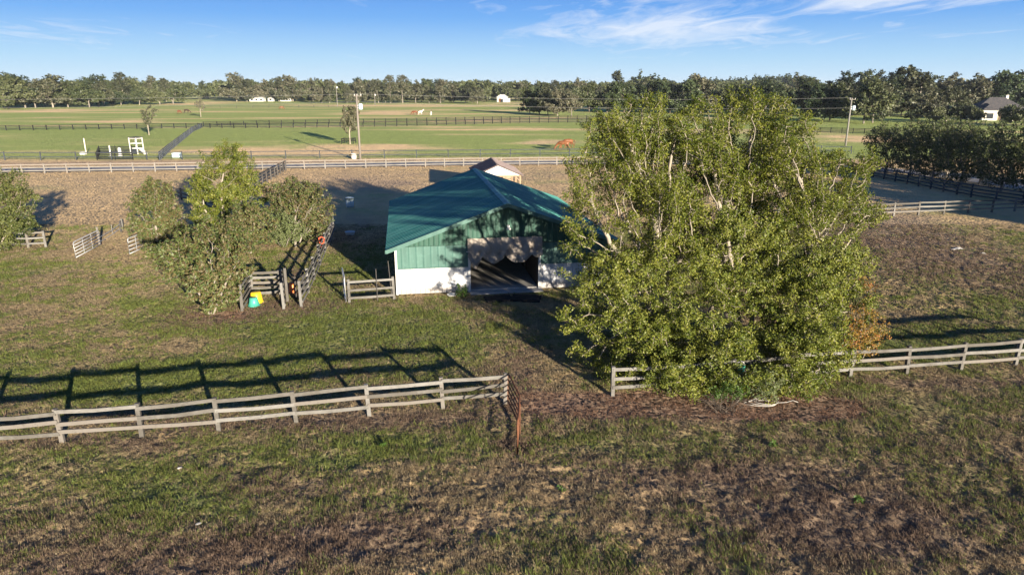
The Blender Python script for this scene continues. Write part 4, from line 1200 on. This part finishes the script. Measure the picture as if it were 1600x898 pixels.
make_tree('big_tree', 'big laurel-leaved tree nearest the barn, leftmost of the three merging crowns', 'tree', bA, lobA,
          [[(0, 0, 0), (-.15, .3, .8), (-.5, .9, 1.9), (-.9, 1.5, 3.2)], [(.3, .1, 0), (.3, .5, .9), (.2, 1.1, 2.2), (.1, 1.6, 3.6)], [(-.3, .2, 0), (-.7, .4, .8), (-1.4, .7, 1.7)]], 3, 12500, **oak)
lobB = PL([(1090, 185, 42, 32), (1150, 172, 40, 32.5), (1200, 180, 38, 33), (1110, 260, 55, 31), (1180, 270, 55, 31.5), (1120, 350, 65, 30), (1190, 370, 60, 30), (1140, 450, 60, 28.8), (1200, 470, 60, 28.8),
           (1120, 530, 55, 27.6), (1180, 550, 50, 27.4), (1125, 588, 38, 25.3), (1185, 590, 38, 25.2), (1080, 560, 45, 27.2), (1085, 215, 40, 31), (1000, 235, 55, 33.5), (1100, 235, 60, 34.5), (1200, 245, 55, 34.5), (1030, 300, 65, 33.5), (1150, 320, 70, 34), (1240, 310, 50, 34), (1050, 370, 60, 32.5), (1160, 400, 60, 32)], 30)
make_tree('big_tree', 'middle big laurel-leaved tree, behind and between the other two crowns', 'tree', bB, lobB,
          [[(0, 0, 0), (0, .3, .9), (-.2, .8, 2.2), (-.4, 1.4, 3.8)], [(.35, .1, 0), (.6, .4, .9), (1.0, 1.0, 2.3)], [(-.3, .1, 0), (-.7, .2, .9), (-1.3, .4, 2.1)]], 8, 16500, **oak)
lobC = PL([(1232, 205, 34, 32), (1222, 250, 48, 31), (1285, 265, 42, 31.5), (1325, 258, 24, 32), (1350, 258, 17, 32.5), (1335, 270, 17, 32.3), (1260, 330, 58, 30), (1320, 330, 36, 31), (1345, 338, 14, 31.2), (1362, 332, 13, 31.3), (1300, 400, 55, 29.5), (1332, 390, 18, 30.3),
           (1250, 450, 60, 28.8), (1265, 505, 55, 27.9), (1262, 488, 42, 27.4), (1256, 522, 38, 27.1), (1310, 470, 45, 28.9), (1235, 540, 50, 27.8), (1290, 540, 45, 27.8), (1220, 575, 32, 27), (1235, 588, 38, 25.6), (1275, 585, 28, 26.2), (1330, 300, 26, 31.5)], 30)
make_tree('big_tree', 'rightmost big laurel-leaved tree with limbs reaching out over the paddock', 'tree', bC, lobC,
          [[(0, 0, 0), (.1, .3, .9), (.2, .9, 2.2), (.3, 1.5, 3.9)], [(.35, .1, 0), (.8, .4, .8), (1.5, .9, 1.9)], [(-.3, .1, 0), (-.6, .4, .9), (-.9, 1.0, 2.2)]], 21, 11500, **oak)
aut = PL([(1350, 450, 24, 29.2), (1355, 485, 30, 28.6), (1338, 520, 32, 27.9), (1366, 520, 24, 28.3), (1318, 552, 26, 27.5), (1372, 495, 18, 28.8), (1355, 545, 20, 27.8)], 28.3)
make_tree('shrub', 'orange-tinted shrub at the right foot of the big trees', 'shrub', G(1338, 566), aut, [[(0, 0, 0), (0, .1, .4)], [(.2, 0, 0), (.4, .1, .5)], [(-.2, 0, 0), (-.5, 0, .5)]], 5, 1400,
          leafmat=M['leaf_autumn'], barkmat=M['bark_grey'], size=.085, step=.17, kill=.22, per=13, spread=.18, tip=.006, leafgap=.12)
for k, (px, py, r, lb) in enumerate([(1145, 612, 22, 'bright low bush poking through the front fence under the big trees'), (1200, 607, 30, 'dark green bush in front of the fence under the rightmost big tree'), (1115, 618, 14, 'small yellow-green sapling in front of the fence, left of the two bushes')]):
    Yb = G(px, py + r * .8).y
    make_tree('bush', lb, 'bush', G(px, py + r * .8), PL([(px, py - r * .3, r), (px + r * .7, py, r * .7), (px - r * .7, py, r * .6)], Yb), [[(0, 0, 0), (0, 0, .15)], [(.1, 0, 0), (.25, 0, .2)]], 30 + k, 260,
              leafmat=M['leaf_bright'] if k != 1 else M['leaf_shrub'], barkmat=M['bark_grey'], size=.08, step=.11, kill=.13, per=8, spread=.11, tip=.004, ground=.02)
for k, (px, py, r, lb) in enumerate([(722, 458, 13, 'clump of green weeds against the white barn wall beside the door'), (598, 694, 7, 'small weed tuft in front of the left fence, nearest the gate'), (876, 762, 6, 'bright single weed in the rough grass below the gate'), (1206, 693, 6, 'bright weed tuft in the grass right of the hose'), (1340, 780, 9, 'dark weed clump in the right foreground')]):
    b = G(px, py + r * .5)
    make_tree('weed', lb, 'weed', b, PL([(px, py - r * .3, r)], b.y), [[(0, 0, 0), (0, 0, .06)], [(.1, 0, 0), (.14, 0, .06)]], 50 + k, 90, leafmat=M['leaf_bright'], barkmat=M['bark_grey'],
              size=.09, step=.08, kill=.1, per=8, spread=.09, tip=.003, ground=.0)
# dead twig heap in the leaf litter (bare)
rs_ = np.random.RandomState(4)
for k, (px, py, w_, lb) in enumerate([(1130, 640, 1.1, 'tangle of bare brown stems on the leaf litter below the fence'), (1290, 560, 1.0, 'grey leafless brush leaning on the front fence under the right big tree')]):
    p = G(px, py); p.z = hz(p)
    m = MB()
    for i in range(45):
        a = rs_.rand() * 2 * PI; l = (.5 + .8 * rs_.rand()) * w_; h_ = (.3 + .7 * rs_.rand()) * (.7 if k == 0 else 1.3)
        q0 = V(rs_.normal(0, .25), rs_.normal(0, .2), 0); q1 = q0 + V(math.cos(a) * l * .4, math.sin(a) * l * .4, h_ * .8); q2 = q1 + V(math.cos(a + .5) * l * .5, math.sin(a + .5) * l * .5, h_ * .25 * rs_.normal())
        m.tube([q0, q1, q2], .011, 3, .004, cap=False)
    o = m.build('brush_pile', M['bark_dark'] if k == 0 else M['bark_grey'], None, p); tag(o, lb, 'brush')

# --- left cluster
mag = dict(leafmat=M['leaf_magnolia'], barkmat=M['bark_grey'], size=.18, step=.26, kill=.32, per=22, spread=.27, tuft=26, tr=.36, tipk=2.0, tip=.010, aspect=.5, up=.4, outw=.8, thick=.05)
b = G(330, 490)
make_tree('magnolia_tree', 'front magnolia with a pale forked stem, left of the holding pen', 'tree', b, PL([(318, 375, 34, 37.5), (280, 400, 32, 37.5), (365, 385, 36, 37.8), (330, 420, 44, 37), (285, 425, 22, 37.3), (366, 425, 20, 37), (345, 455, 28, 36.4), (355, 355, 24, 38.5), (258, 400, 12, 37.6), (315, 452, 24, 36.3), (335, 440, 28, 36.3), (335, 468, 16, 36)], 37), [[(0, 0, 0), (.1, .2, .9), (.15, .6, 1.8)], [(.1, 0, 0), (.5, .2, .9), (.9, .6, 1.9)], [(-.1, 0, 0), (-.6, .3, .9), (-1.1, .8, 1.8)]], 12, 3000, **mag)
b = G(247, 392)
make_tree('magnolia_tree', 'left magnolia behind the small silver gate', 'tree', b, PL([(240, 300, 26), (225, 325, 24), (258, 325, 28), (240, 350, 30), (262, 362, 26), (228, 352, 22), (245, 375, 18), (262, 380, 16)], b.y + .5), [[(0, 0, 0), (0, .1, .9), (0, .2, 1.8)], [(.2, 0, 0), (.5, .1, 1.0)]], 14, 2600, **mag)
b = G(462, 385)
make_tree('magnolia_tree', 'right magnolia of the left group, next to the end-on fence', 'tree', b, PL([(450, 300, 26), (480, 305, 26), (435, 320, 20), (470, 335, 32), (497, 335, 22), (505, 352, 18), (480, 362, 20)], b.y + 1.2), [[(0, 0, 0), (0, .1, .9), (.1, .2, 1.8)], [(.2, 0, 0), (.6, .1, 1.0)]], 15, 2600, **mag)
b = G(392, 395)
make_tree('magnolia_tree', 'middle magnolia between the pale oak and the round shrub', 'tree', b, PL([(388, 335, 28), (400, 365, 26), (375, 360, 26), (410, 345, 20)], b.y), [[(0, 0, 0), (0, .1, .9), (0, .1, 1.5)]], 16, 1900, **mag)
b = G(443, 385)
make_tree('shrub', 'round grey-green shrub at the front of the left tree group', 'shrub', b, PL([(445, 352, 28), (430, 362, 20), (462, 362, 20), (447, 335, 20), (445, 372, 22)], b.y), [[(0, 0, 0), (0, .1, .5)], [(.2, 0, 0), (.4, 0, .5)], [(-.2, 0, 0), (-.5, 0, .5)]], 17, 1100,
          leafmat=M['leaf_shrub'], barkmat=M['bark_grey'], size=.12, step=.2, kill=.24, per=20, spread=.22, tip=.007)
oak2 = dict(oak); oak2.update(size=.15, step=.29, kill=.35, per=32, spread=.30, tip=.0105, tr=.42)
b = G(352, 372)
make_tree('laurel_tree', 'tall yellow-green tree with pale limbs at the back of the left group', 'tree', b, PL([(350, 240, 24), (338, 262, 26), (372, 265, 26), (320, 285, 28), (355, 295, 38), (392, 292, 26), (305, 305, 20), (340, 325, 32), (385, 320, 28), (405, 300, 14), (320, 340, 20), (365, 345, 24)], b.y + .5), [[(0, 0, 0), (0, .1, 1.2), (0, .1, 2.6), (.1, .1, 3.8)], [(.2, 0, 0), (.6, .1, 1.3), (1.2, .2, 2.6)], [(-.2, 0, 0), (-.7, 0, 1.3), (-1.5, 0, 2.5)]], 18, 4200, **oak2)
b = G(-5, 392)
make_tree('laurel_tree', 'yellow-green tree cut off by the left edge of the view', 'tree', b, PL([(5, 285, 24), (20, 310, 28), (-15, 310, 35), (15, 340, 32), (-15, 350, 35), (30, 340, 20), (5, 370, 26), (-30, 380, 30), (-40, 310, 30)], b.y + .3), [[(0, 0, 0), (0, .1, .9), (0, .2, 1.8)], [(.2, 0, 0), (.6, .1, 1.0)], [(-.2, 0, 0), (-.8, .1, 1.0)]], 19, 3800, **dict(oak2, leafmat=M['leaf_olive']))

# --- young trees in the far pastures
def young(px, pyb, lobes, seed, label, leaf, per=16, gap=0, bark=None):
    b = G(px, pyb); s = b.y / 150
    top = R(lobes[0][0], lobes[0][1], b.y).z
    make_tree('young_tree', label, 'tree', b, PL(lobes, b.y, 1.0, 1.0), [[(0, 0, 0), (0, 0, top * .22), (0, 0, top * .42)]], seed, 420, .42 * s ** .3, .5 * s ** .3, leafmat=leaf, barkmat=bark or M['bark_pale'], size=.42, per=per, spread=.42, tip=.03, ex=2.3, thick=.1, ground=1.5, leafgap=gap)
young(547, 225, [(547, 184, 13), (543, 174, 10), (552, 174, 10), (545, 196, 12), (553, 192, 10)], 61, 'dense oval young tree inside the square rail guard', M['leaf_mossoak'])
young(233, 211, [(232, 174, 9), (226, 178, 7), (239, 176, 8), (231, 188, 8), (233, 167, 5)], 62, 'sparse young tree with a pale trunk behind the white stand', M['leaf_mossoak'], 9, .2)
young(314, 183, [(312, 160, 7), (308, 165, 6), (316, 168, 6), (313, 155, 5)], 63, 'thin young tree at the far end of the end-on black fence', M['leaf_mossoak'], 9, .15)

# --- shaded row on the right, behind the dark fence
ROWX = [(1384, 271, 184, 30), (1420, 277, 184, 30), (1455, 284, 178, 33), (1500, 291, 180, 36), (1562, 300, 183, 38), (1610, 306, 180, 40), (1530, 288, 184, 34), (1655, 312, 176, 42), (1478, 277, 172, 28)]
nm = ['slender dark tree at the left end of the shaded row', 'second dark tree from the left end of the shaded row', 'dark rounded tree in the left half of the shaded row', 'dark tree with a clear stem in the middle of the shaded row', 'broad dark tree with a forked stem, near the right end of the shaded row',
      'dark tree of the shaded row cut by the right edge', 'dark tree filling the gap behind the middle of the shaded row', 'dark tree of the shaded row just outside the right edge', 'small dark tree at the back of the shaded row']
for k, (px, pyb, pyt, r) in enumerate(ROWX):
    b = G(px, pyb); h_ = pyb - pyt
    L = [(px, pyt + r * .8, r * .8), (px - r * .5, pyt + h_ * .40, r * .75), (px + r * .5, pyt + h_ * .38, r * .75), (px, pyt + h_ * .55, r * .95), (px - r * .2, pyt + h_ * .7, r * .7), (px + r * .4, pyt + h_ * .72, r * .6), (px - r * .4, pyt + h_ * .8, r * .55), (px + r * .1, pyt + h_ * .84, r * .5)]
    make_tree('row_tree', nm[k], 'tree', b, PL(L, b.y + .2 * (k % 3)), [[(0, 0, 0), (.1, 0, 1.0), (.1, .1, 2.0)], [(.15, 0, 0), (.5, 0, 1.1)]], 70 + k, 900, leafmat=M['leaf_row'], barkmat=M['bark_grey'], size=.24, step=.45, kill=.52, per=20, spread=.45, tip=.018, thick=.08, ground=.5)

# ---------------------------------------------------------------- prototype oaks for the tree line
def proto(seed, shape, leaf, bark, natt=620, size=.75, per=14):
    """unit: metres, ~18 m tall, returns (trunk mesh, crown mesh)"""
    rs = np.random.RandomState(seed)
    if shape == 'oak':
        L = []
        nl = rs.randint(7, 10)
        for i in range(nl):
            a = 2 * PI * i / nl + rs.rand() * .6; d = rs.uniform(3.5, 6.5)
            L.append((math.cos(a) * d, math.sin(a) * d, rs.uniform(2.8, 10), rs.uniform(2.8, 4.2), rs.uniform(2.8, 4.2), rs.uniform(2.2, 3.4)))
        for i in range(4): L.append((rs.uniform(-3, 3), rs.uniform(-3, 3), rs.uniform(11, 15), 3.2, 3.2, rs.uniform(2.4, 3.4)))
        st = [[(0, 0, -.3), (0, 0, 1.5), (.2, 0, 3.2)]]
    elif shape == 'tall':
        L = [(rs.uniform(-2.5, 2.5), rs.uniform(-2.5, 2.5), z, rs.uniform(2, 3.2), rs.uniform(2, 3.2), 2.2) for z in (2.5, 4.5, 7, 9, 11.5, 14, 16, 17.5)]
        st = [[(0, 0, -.3), (0, 0, 2.5), (.1, 0, 5)]]
    elif shape == 'low':
        L = [(rs.uniform(-5, 5), rs.uniform(-5, 5), rs.uniform(2.5, 8), rs.uniform(3, 4), rs.uniform(3, 4), rs.uniform(2.5, 3.5)) for z in range(10)]
        st = [[(0, 0, -.3), (0, 0, .8), (.1, 0, 1.6)]]
    else:  # pine
        L = [(0, 0, z, max(.8, 3.4 * (1 - (z - 8) / 13)), max(.8, 3.4 * (1 - (z - 8) / 13)), 1.5) for z in (8, 10.5, 13, 15.5, 18, 20)]
        st = [[(0, 0, -.3), (0, 0, 4), (0, 0, 8), (0, 0, 13), (0, 0, 18)]]
    att = lobe_points(L, natt, rs, .45); att = att[att[:, 2] > 1.5]
    g = vn(att[:, 0] * .35 + att[:, 2] * .2, att[:, 1] * .35 + att[:, 2] * .3, seed % 7); att = att[g > np.quantile(g, .2)]
    A, par = colonize(att, st, .95, 1.15, rs=rs)
    rad = radii(par, .036, 2.15)
    tr = tubes(A, par, rad, .04, 'trunk', bark, .2)
    C = A[(rad < .11)]
    cr = leaves(C, per, 1.05, size, rs, 'crown', leaf, .35, .75, np.array([0, 0, 8.]), .8, .6)
    return tr, cr
PROT = []
for i, (s, l, bk) in enumerate([('oak', 'leaf_mossoak', 'bark_far'), ('oak', 'leaf_greenoak', 'bark_far'), ('oak', 'leaf_mossoak', 'bark_grey'), ('oak', 'leaf_mossoak', 'bark_grey'), ('tall', 'leaf_greenoak', 'bark_grey'), ('tall', 'leaf_mossoak', 'bark_grey'),
                                ('low', 'leaf_greenoak', 'bark_grey'), ('pine', 'leaf_dark', 'bark_dark'), ('oak', 'leaf_dark', 'bark_dark')]):
    PROT.append(proto(100 + i, s, M[l], M[bk], per=15))
KIND = ['grey-green moss-hung oak', 'dark green oak', 'brownish moss-hung oak', 'pale-limbed moss-hung oak', 'slim dark green tree', 'slim grey-brown tree', 'low bushy dark tree', 'dark pine', 'dark evergreen oak']
BASEH = [18, 18, 18, 18, 19.5, 19.5, 11, 21, 18]
rt = random.Random(99)
_lab = {}
def line_tree(px, Y, hh, kind, region, wide=1.0, name='oak_tree', lab=None):
    x = (px - 800) / F * (Y * cP + H * sP)
    z = 0
    s = hh / BASEH[kind]
    lb = lab or (KIND[kind] + ' ' + region)
    root = empty(name if kind < 4 or kind == 8 else ('pine_tree' if kind == 7 else 'bushy_tree'), (x, Y, z), rt.uniform(0, 6.28), lb, 'tree', ('trees ' + region) if lab is None else None)
    root.scale = (s * wide * 1.18, s * wide * 1.18, s)
    tr, cr = PROT[kind]
    link('trunk', tr, root); link('crown', cr, root)
def Yb(py):  # distance of a ground point at pixel row py
    return G(800, py).y
def top_h(Y, ty): return R(800, ty, Y).z
def row(x0, x1, spacing, yb, yt, region, kinds, jit=.25, dY=0, wide=1.0, jh=.24):
    px = x0
    while px < x1:
        f = (px - x0) / max(1, x1 - x0)
        b = yb[0] + (yb[1] - yb[0]) * f; t = yt[0] + (yt[1] - yt[0]) * f
        Y = Yb(b + rt.uniform(-.5, .5)) + dY + rt.uniform(0, 12)
        if 758 < px < 824 and Y < 650: px += spacing; continue
        hh = top_h(Y, t) * rt.uniform(1 - jh, 1 + jh * .8) * (1.16 if rt.random() < .12 else 1)
        line_tree(px + rt.uniform(-1, 1) * spacing * jit, Y, hh, rt.choice(kinds), region, wide * rt.uniform(.85, 1.15))
        px += spacing
# left block of the wood
row(-40, 275, 26, (169, 163), (138, 136), 'low in the wood at the left edge', [6])
row(490, 1010, 27, (160.5, 162), (141, 142), 'in the low fringe of the middle tree line', [6])
row(-40, 165, 25, (170.5, 167.5), (118, 115), 'in the front of the wood at the left edge', [0, 1, 2, 1], wide=1.15)
row(-30, 215, 26, (166, 163), (121, 119), 'in the second rank of the wood at the left edge', [0, 1, 2, 3, 8], wide=1.2)
row(172, 275, 22, (164, 159), (118, 120), 'left of the tallest oak', [1, 0, 3, 5])
row(215, 350, 15, (152.5, 152), (129, 130), 'in the far wood left of the tallest oak', [5, 4, 0, 4, 6])
# tall oaks
for px, ty, kd, lb in [(370, 108, 2, 'tallest moss-hung oak in the left half of the tree line'), (386, 118, 3, 'oak leaning into the right side of the tallest oak'), (412, 121, 0, 'moss-hung oak over the left white cottage'), (436, 114, 3, 'tall pale-limbed oak right of the white cottages'), (458, 113, 2, 'tall wispy brown oak left of the distant transformer pole'), (484, 119, 0, 'grey-green oak directly left of the distant transformer pole')]:
    Y = Yb(158.5); line_tree(px, Y, top_h(Y, ty), kd, '', 1.0, lab=lb)
row(490, 780, 30, (158.5, 159), (141, 142), 'in the shaded undergrowth of the middle tree line', [6, 8])
row(-30, 270, 30, (165, 160), (146, 146), 'in the shaded undergrowth at the left edge', [6, 8])
row(500, 770, 19, (161, 162), (123, 125), 'in the long middle tree line', [0, 2, 3, 0, 2, 5], wide=1.0)
row(495, 800, 22, (156, 156), (124, 126), 'in the second rank of the middle tree line', [0, 1, 2, 4, 8], wide=1.1)
row(560, 790, 34, (157, 157), (140, 140), 'in the undergrowth of the middle tree line', [6])
row(800, 1010, 22, (158, 160), (125, 124), 'behind the right end of the middle tree line', [0, 2, 1, 5])
for px, pyb, ty, kd, lb in [(828, 178, 128, 1, 'dark oak standing forward in the pasture, left of a close group'), (843, 179, 131, 8, 'dark evergreen between two oaks standing forward in the pasture'), (856, 180, 127, 0, 'broad moss-hung oak standing forward in the pasture'), (871, 181.5, 134, 2, 'brownish oak with a split trunk standing forward in the pasture'), (893, 182, 136, 0, 'oak at the right end of the forward pasture group'), (966, 170, 110, 5, 'tall wispy tree rising above the left big crown'), (778, 156, 136, 8, 'dark round evergreen just left of the white gabled barn')]:
    Y = Yb(pyb); line_tree(px, Y, top_h(Y, ty), kd, '', .85, lab=lb)
row(925, 1290, 25, (176, 180), (127, 121), 'behind the tops of the big trees', [0, 1, 2, 8, 1], wide=1.0)
row(950, 1290, 26, (170, 172), (124, 119), 'in the second rank behind the big trees', [1, 0, 8, 2], wide=1.1)
# right block
for px, pyb, ty, kd, lb in [(1349, 193, 112, 1, 'large green oak on the bright grass right of the second utility pole'), (1363, 192, 114, 0, 'moss-hung oak beside the large green one on the bright grass'), (1285, 190, 122, 8, 'dark oak on the bright grass left of the second utility pole'), (1296, 189, 120, 1, 'green oak next to the dark one left of the second pole'), (1478, 190, 128, 2, 'rounded brown oak left of the big hip-roofed house'), (1452, 190, 132, 0, 'grey-green oak left of the rounded brown one near the house')]:
    Y = Yb(pyb); line_tree(px, Y, top_h(Y, ty), kd, '', .95, lab=lb)
row(1290, 1470, 23, (181, 181), (117, 117), 'in the tall wood left of the big house', [1, 8, 0, 1, 2], wide=1.05)
row(1500, 1680, 22, (176, 176), (116, 111), 'in the dark wood behind the big house', [8, 1, 8, 0], wide=1.1)
row(1300, 1680, 24, (171, 171), (114, 109), 'in the farthest rank of the right wood', [1, 8, 0, 4], wide=1.1)
row(1430, 1540, 30, (192, 194), (168, 168), 'in the low growth before the big house', [6], wide=.8)
row(1580, 1680, 26, (200, 200), (165, 165), 'in the low growth right of the big house', [6, 1], wide=.8)

# --- far-off wood: one mass
def forest(name, label, n, x0, x1, Y0, Y1, hfun, kinds):
    rs = np.random.RandomState(77 + n)
    Vs = []; Fs = []; T = []; base = 0
    src = {}
    for k in kinds:
        me = PROT[k][1]; nv = len(me.vertices); co = np.empty(nv * 3, np.float32); me.vertices.foreach_get('co', co)
        tn = np.empty(nv * 4, np.float32); me.color_attributes['tint'].data.foreach_get('color', tn)
        src[k] = (co.reshape(-1, 4, 3)[::4], tn.reshape(-1, 4, 4)[::4])
    for i in range(n):
        k = kinds[rs.randint(len(kinds))]; c, t = src[k]
        # quads enlarged about their centre so that fewer of them close the crown
        m = c.mean(1, keepdims=True); c = m + (c - m) * 2.0
        Y = rs.uniform(Y0, Y1); x = rs.uniform(x0, x1) * Y; s = hfun(x, Y) / BASEH[k] * rs.uniform(.85, 1.08); a = rs.rand() * 6.28
        Rm = np.array([[math.cos(a), -math.sin(a), 0], [math.sin(a), math.cos(a), 0], [0, 0, 1]])
        v = (c.reshape(-1, 3) @ Rm.T) * np.array([s * 1.2, s * 1.2, s]) + np.array([x, Y, 0])
        Vs.append(v); Fs.append(np.arange(len(v)).reshape(-1, 4) + base); T.append(t.reshape(-1, 4)[:, :3]); base += len(v)
    o = link(name, np_mesh(name, np.concatenate(Vs), np.concatenate(Fs), M['leaf_greenoak'], np.concatenate(T)))
    tag(o, label, 'wood', kind='stuff'); print(name, base // 4)
forest('far_forest', 'unbroken distant wood closing the horizon behind the tree lines', 620, -.85, .85, 680, 1150, lambda x, Y: 21, [0, 1, 4, 6])
forest('far_forest', 'dark pine-topped rise of distant wood right of centre', 170, .17, .42, 900, 1500, lambda x, Y: 30 + 6 * math.sin(x / 60), [7, 1])

# trees standing outside the right edge: they shade the right paddock
for k, (x, y, s) in enumerate([(76, 20, .9), (72, 29, .9), (84, 19, .95), (69, 37, .85), (66, 44, .7), (80, 31, .95), (90, 26, 1.0), (98, 32, 1.0), (75, 44, .75), (84, 42, .9), (100, 40, 1.0), (78, 54, .8)]):
    root = empty('oak_tree', (x, y, 0), k * 1.3, 'dark evergreen oak outside the right edge, shading the paddock', 'tree', 'shade oaks outside the right edge'); root.scale = (s * 1.0, s * 1.0, s * .85)
    tr, cr = PROT[8]; link('trunk', tr, root); link('crown', cr, root)
HAZE = 0.00006; SUN_STR = 5.0; SKY_STR = .1; EXPO = 1.5; SKY_GAIN = 3.5; CLOUD_COL = (3.1, 3.3, 3.6, 1)
# ---------------------------------------------------------------- sky, sun, camera
w = bpy.data.worlds.new('World'); SC.world = w; w.use_nodes = True
nt = w.node_tree; nt.nodes.clear()
out = nt.nodes.new('ShaderNodeOutputWorld'); bg = nt.nodes.new('ShaderNodeBackground')
sky = nt.nodes.new('ShaderNodeTexSky'); sky.sky_type = 'NISHITA'; sky.sun_disc = False
sky.sun_elevation = SUN_EL
sky.sun_rotation = math.atan2(SUND.x, SUND.y)
sky.altitude = 0; sky.air_density = 1.0; sky.dust_density = .4; sky.ozone_density = 2.5
tc = nt.nodes.new('ShaderNodeTexCoord')
sx = nt.nodes.new('ShaderNodeSeparateXYZ'); nt.links.new(tc.outputs['Generated'], sx.inputs[0])
def mth(op, a, b=0.0, clamp=False):
    n = nt.nodes.new('ShaderNodeMath'); n.operation = op; n.use_clamp = clamp
    for i, v in enumerate((a, b)):
        if isinstance(v, bpy.types.NodeSocket): nt.links.new(v, n.inputs[i])
        else: n.inputs[i].default_value = v
    return n.outputs[0]
# cloud layer: streaks of cirrus on a plane high above
zz = mth('ADD', mth('MAXIMUM', sx.outputs[2], 0.0), .045)
cx = mth('DIVIDE', sx.outputs[0], zz); cy = mth('DIVIDE', sx.outputs[1], zz)
cb = nt.nodes.new('ShaderNodeCombineXYZ'); nt.links.new(cx, cb.inputs[0]); nt.links.new(cy, cb.inputs[1])
def nz(scale, det, mp, dist=0, loc=(0, 0, 0)):
    m_ = nt.nodes.new('ShaderNodeMapping'); m_.inputs['Scale'].default_value = mp; m_.inputs['Location'].default_value = loc; nt.links.new(cb.outputs[0], m_.inputs['Vector'])
    n = nt.nodes.new('ShaderNodeTexNoise'); n.inputs['Scale'].default_value = scale; n.inputs['Detail'].default_value = det; n.inputs['Roughness'].default_value = .6; n.inputs['Distortion'].default_value = dist
    nt.links.new(m_.outputs[0], n.inputs['Vector']); return n.outputs['Fac']
n1 = nz(1.0, 9, (1.7, .75, 1), 1.4, (3, 1, 0)); n2 = nz(.16, 3, (.8, 1, 1), .2)
# regions of the sky that hold cloud (azimuth/elevation bumps)
def bump(az, el, saz, sel, amt):
    a = mth('ARCTAN2', sx.outputs[0], sx.outputs[1]); e = mth('ARCSINE', sx.outputs[2])
    da = mth('DIVIDE', mth('SUBTRACT', a, math.radians(az)), math.radians(saz)); de = mth('DIVIDE', mth('SUBTRACT', e, math.radians(el)), math.radians(sel))
    q = mth('ADD', mth('MULTIPLY', da, da), mth('MULTIPLY', de, de))
    return mth('MULTIPLY', mth('POWER', 2.718, mth('MULTIPLY', q, -1.0)), amt)
cov = bump(11, 4.6, 9, 1.7, .30)
for b in [(27, 6.0, 7, .9, .36), (9, 4.3, 9, .6, .1), (-30, 3.6, 12, 1.0, .12), (-38, 3.2, 8, .5, .1), (22, 3.6, 12, .7, .12), (-8, 6.5, 6, .8, .1), (30, 12, 30, 6, .15)]:
    cov = mth('ADD', cov, bump(*b))
cl = mth('ADD', mth('MULTIPLY', n1, .9), mth('ADD', mth('MULTIPLY', n2, .25), cov))
cl = mth('MULTIPLY', mth('SUBTRACT', cl, .70), 2.8, True)
cl = mth('MULTIPLY', cl, .75)
# clear cold-air blue: the Nishita sky graded by height above the horizon
el_ = mth('ARCSINE', mth('MAXIMUM', sx.outputs[2], 0.0))
rp = nt.nodes.new('ShaderNodeValToRGB'); nt.links.new(mth('MULTIPLY', el_, 1 / 1.5708), rp.inputs['Fac'])
stops = [(0.0, (.62, .82, 1.0)), (.025, (.40, .67, .96)), (.058, (.14, .40, .90)), (.085, (.07, .27, .80)), (.16, (.035, .115, .36)), (1.0, (.018, .062, .21))]
while len(rp.color_ramp.elements) < len(stops): rp.color_ramp.elements.new(.5)
for e_, (p_, c_) in zip(rp.color_ramp.elements, stops): e_.position = p_; e_.color = (*c_, 1)
sc_ = nt.nodes.new('ShaderNodeVectorMath'); sc_.operation = 'SCALE'; nt.links.new(rp.outputs[0], sc_.inputs[0]); sc_.inputs['Scale'].default_value = SKY_GAIN
m0 = nt.nodes.new('ShaderNodeMix'); m0.data_type = 'RGBA'; m0.inputs[0].default_value = .94
nt.links.new(sky.outputs[0], m0.inputs[6]); nt.links.new(sc_.outputs[0], m0.inputs[7])
mix = nt.nodes.new('ShaderNodeMix'); mix.data_type = 'RGBA'
nt.links.new(cl, mix.inputs[0]); nt.links.new(m0.outputs[2], mix.inputs[6]); mix.inputs[7].default_value = CLOUD_COL
nt.links.new(mix.outputs[2], bg.inputs['Color']); bg.inputs['Strength'].default_value = SKY_STR
nt.links.new(bg.outputs[0], out.inputs['Surface'])

sl_ = bpy.data.lights.new('sun', 'SUN'); sl_.energy = SUN_STR; sl_.angle = math.radians(.55); sl_.color = (1.0, .88, .70)
so = bpy.data.objects.new('sun', sl_); COL.objects.link(so); so.location = SUND * 50
so.rotation_euler = SUND.to_track_quat('Z', 'Y').to_euler()

cam = bpy.data.cameras.new('camera'); co = bpy.data.objects.new('camera', cam); COL.objects.link(co)
cam.sensor_width = 36; cam.lens = 36 * F / 1600; cam.clip_end = 20000; cam.clip_start = .1
co.location = (0, 0, H); co.rotation_euler = (PI / 2 - PITCH, 0, 0)
SC.camera = co
SC.render.engine = 'CYCLES'
SC.view_settings.view_transform = 'Standard'; SC.view_settings.look = 'None'; SC.view_settings.gamma = 1; SC.view_settings.exposure = EXPO
SC.view_settings.use_curve_mapping = False
SC.cycles.max_bounces = 6; SC.cycles.diffuse_bounces = 3; SC.cycles.glossy_bounces = 2; SC.cycles.transmission_bounces = 4; SC.cycles.transparent_max_bounces = 8

# ---------------------------------------------------------------- the air
hb_ = MB(); hb_.box((0, 2400, 24.5), (8400, 5000, 61)); hz_m = NT('haze'); pv = hz_m.n('ShaderNodeVolumePrincipled')
pv.inputs['Color'].default_value = (.75, .85, 1, 1); pv.inputs['Density'].default_value = HAZE; pv.inputs['Anisotropy'].default_value = 0.0
hz_m.l(pv.outputs[0], hz_m.out.inputs['Volume'])
if HAZE > 0:
    ho = hb_.build('haze', hz_m.m); tag(ho, kind='stuff')
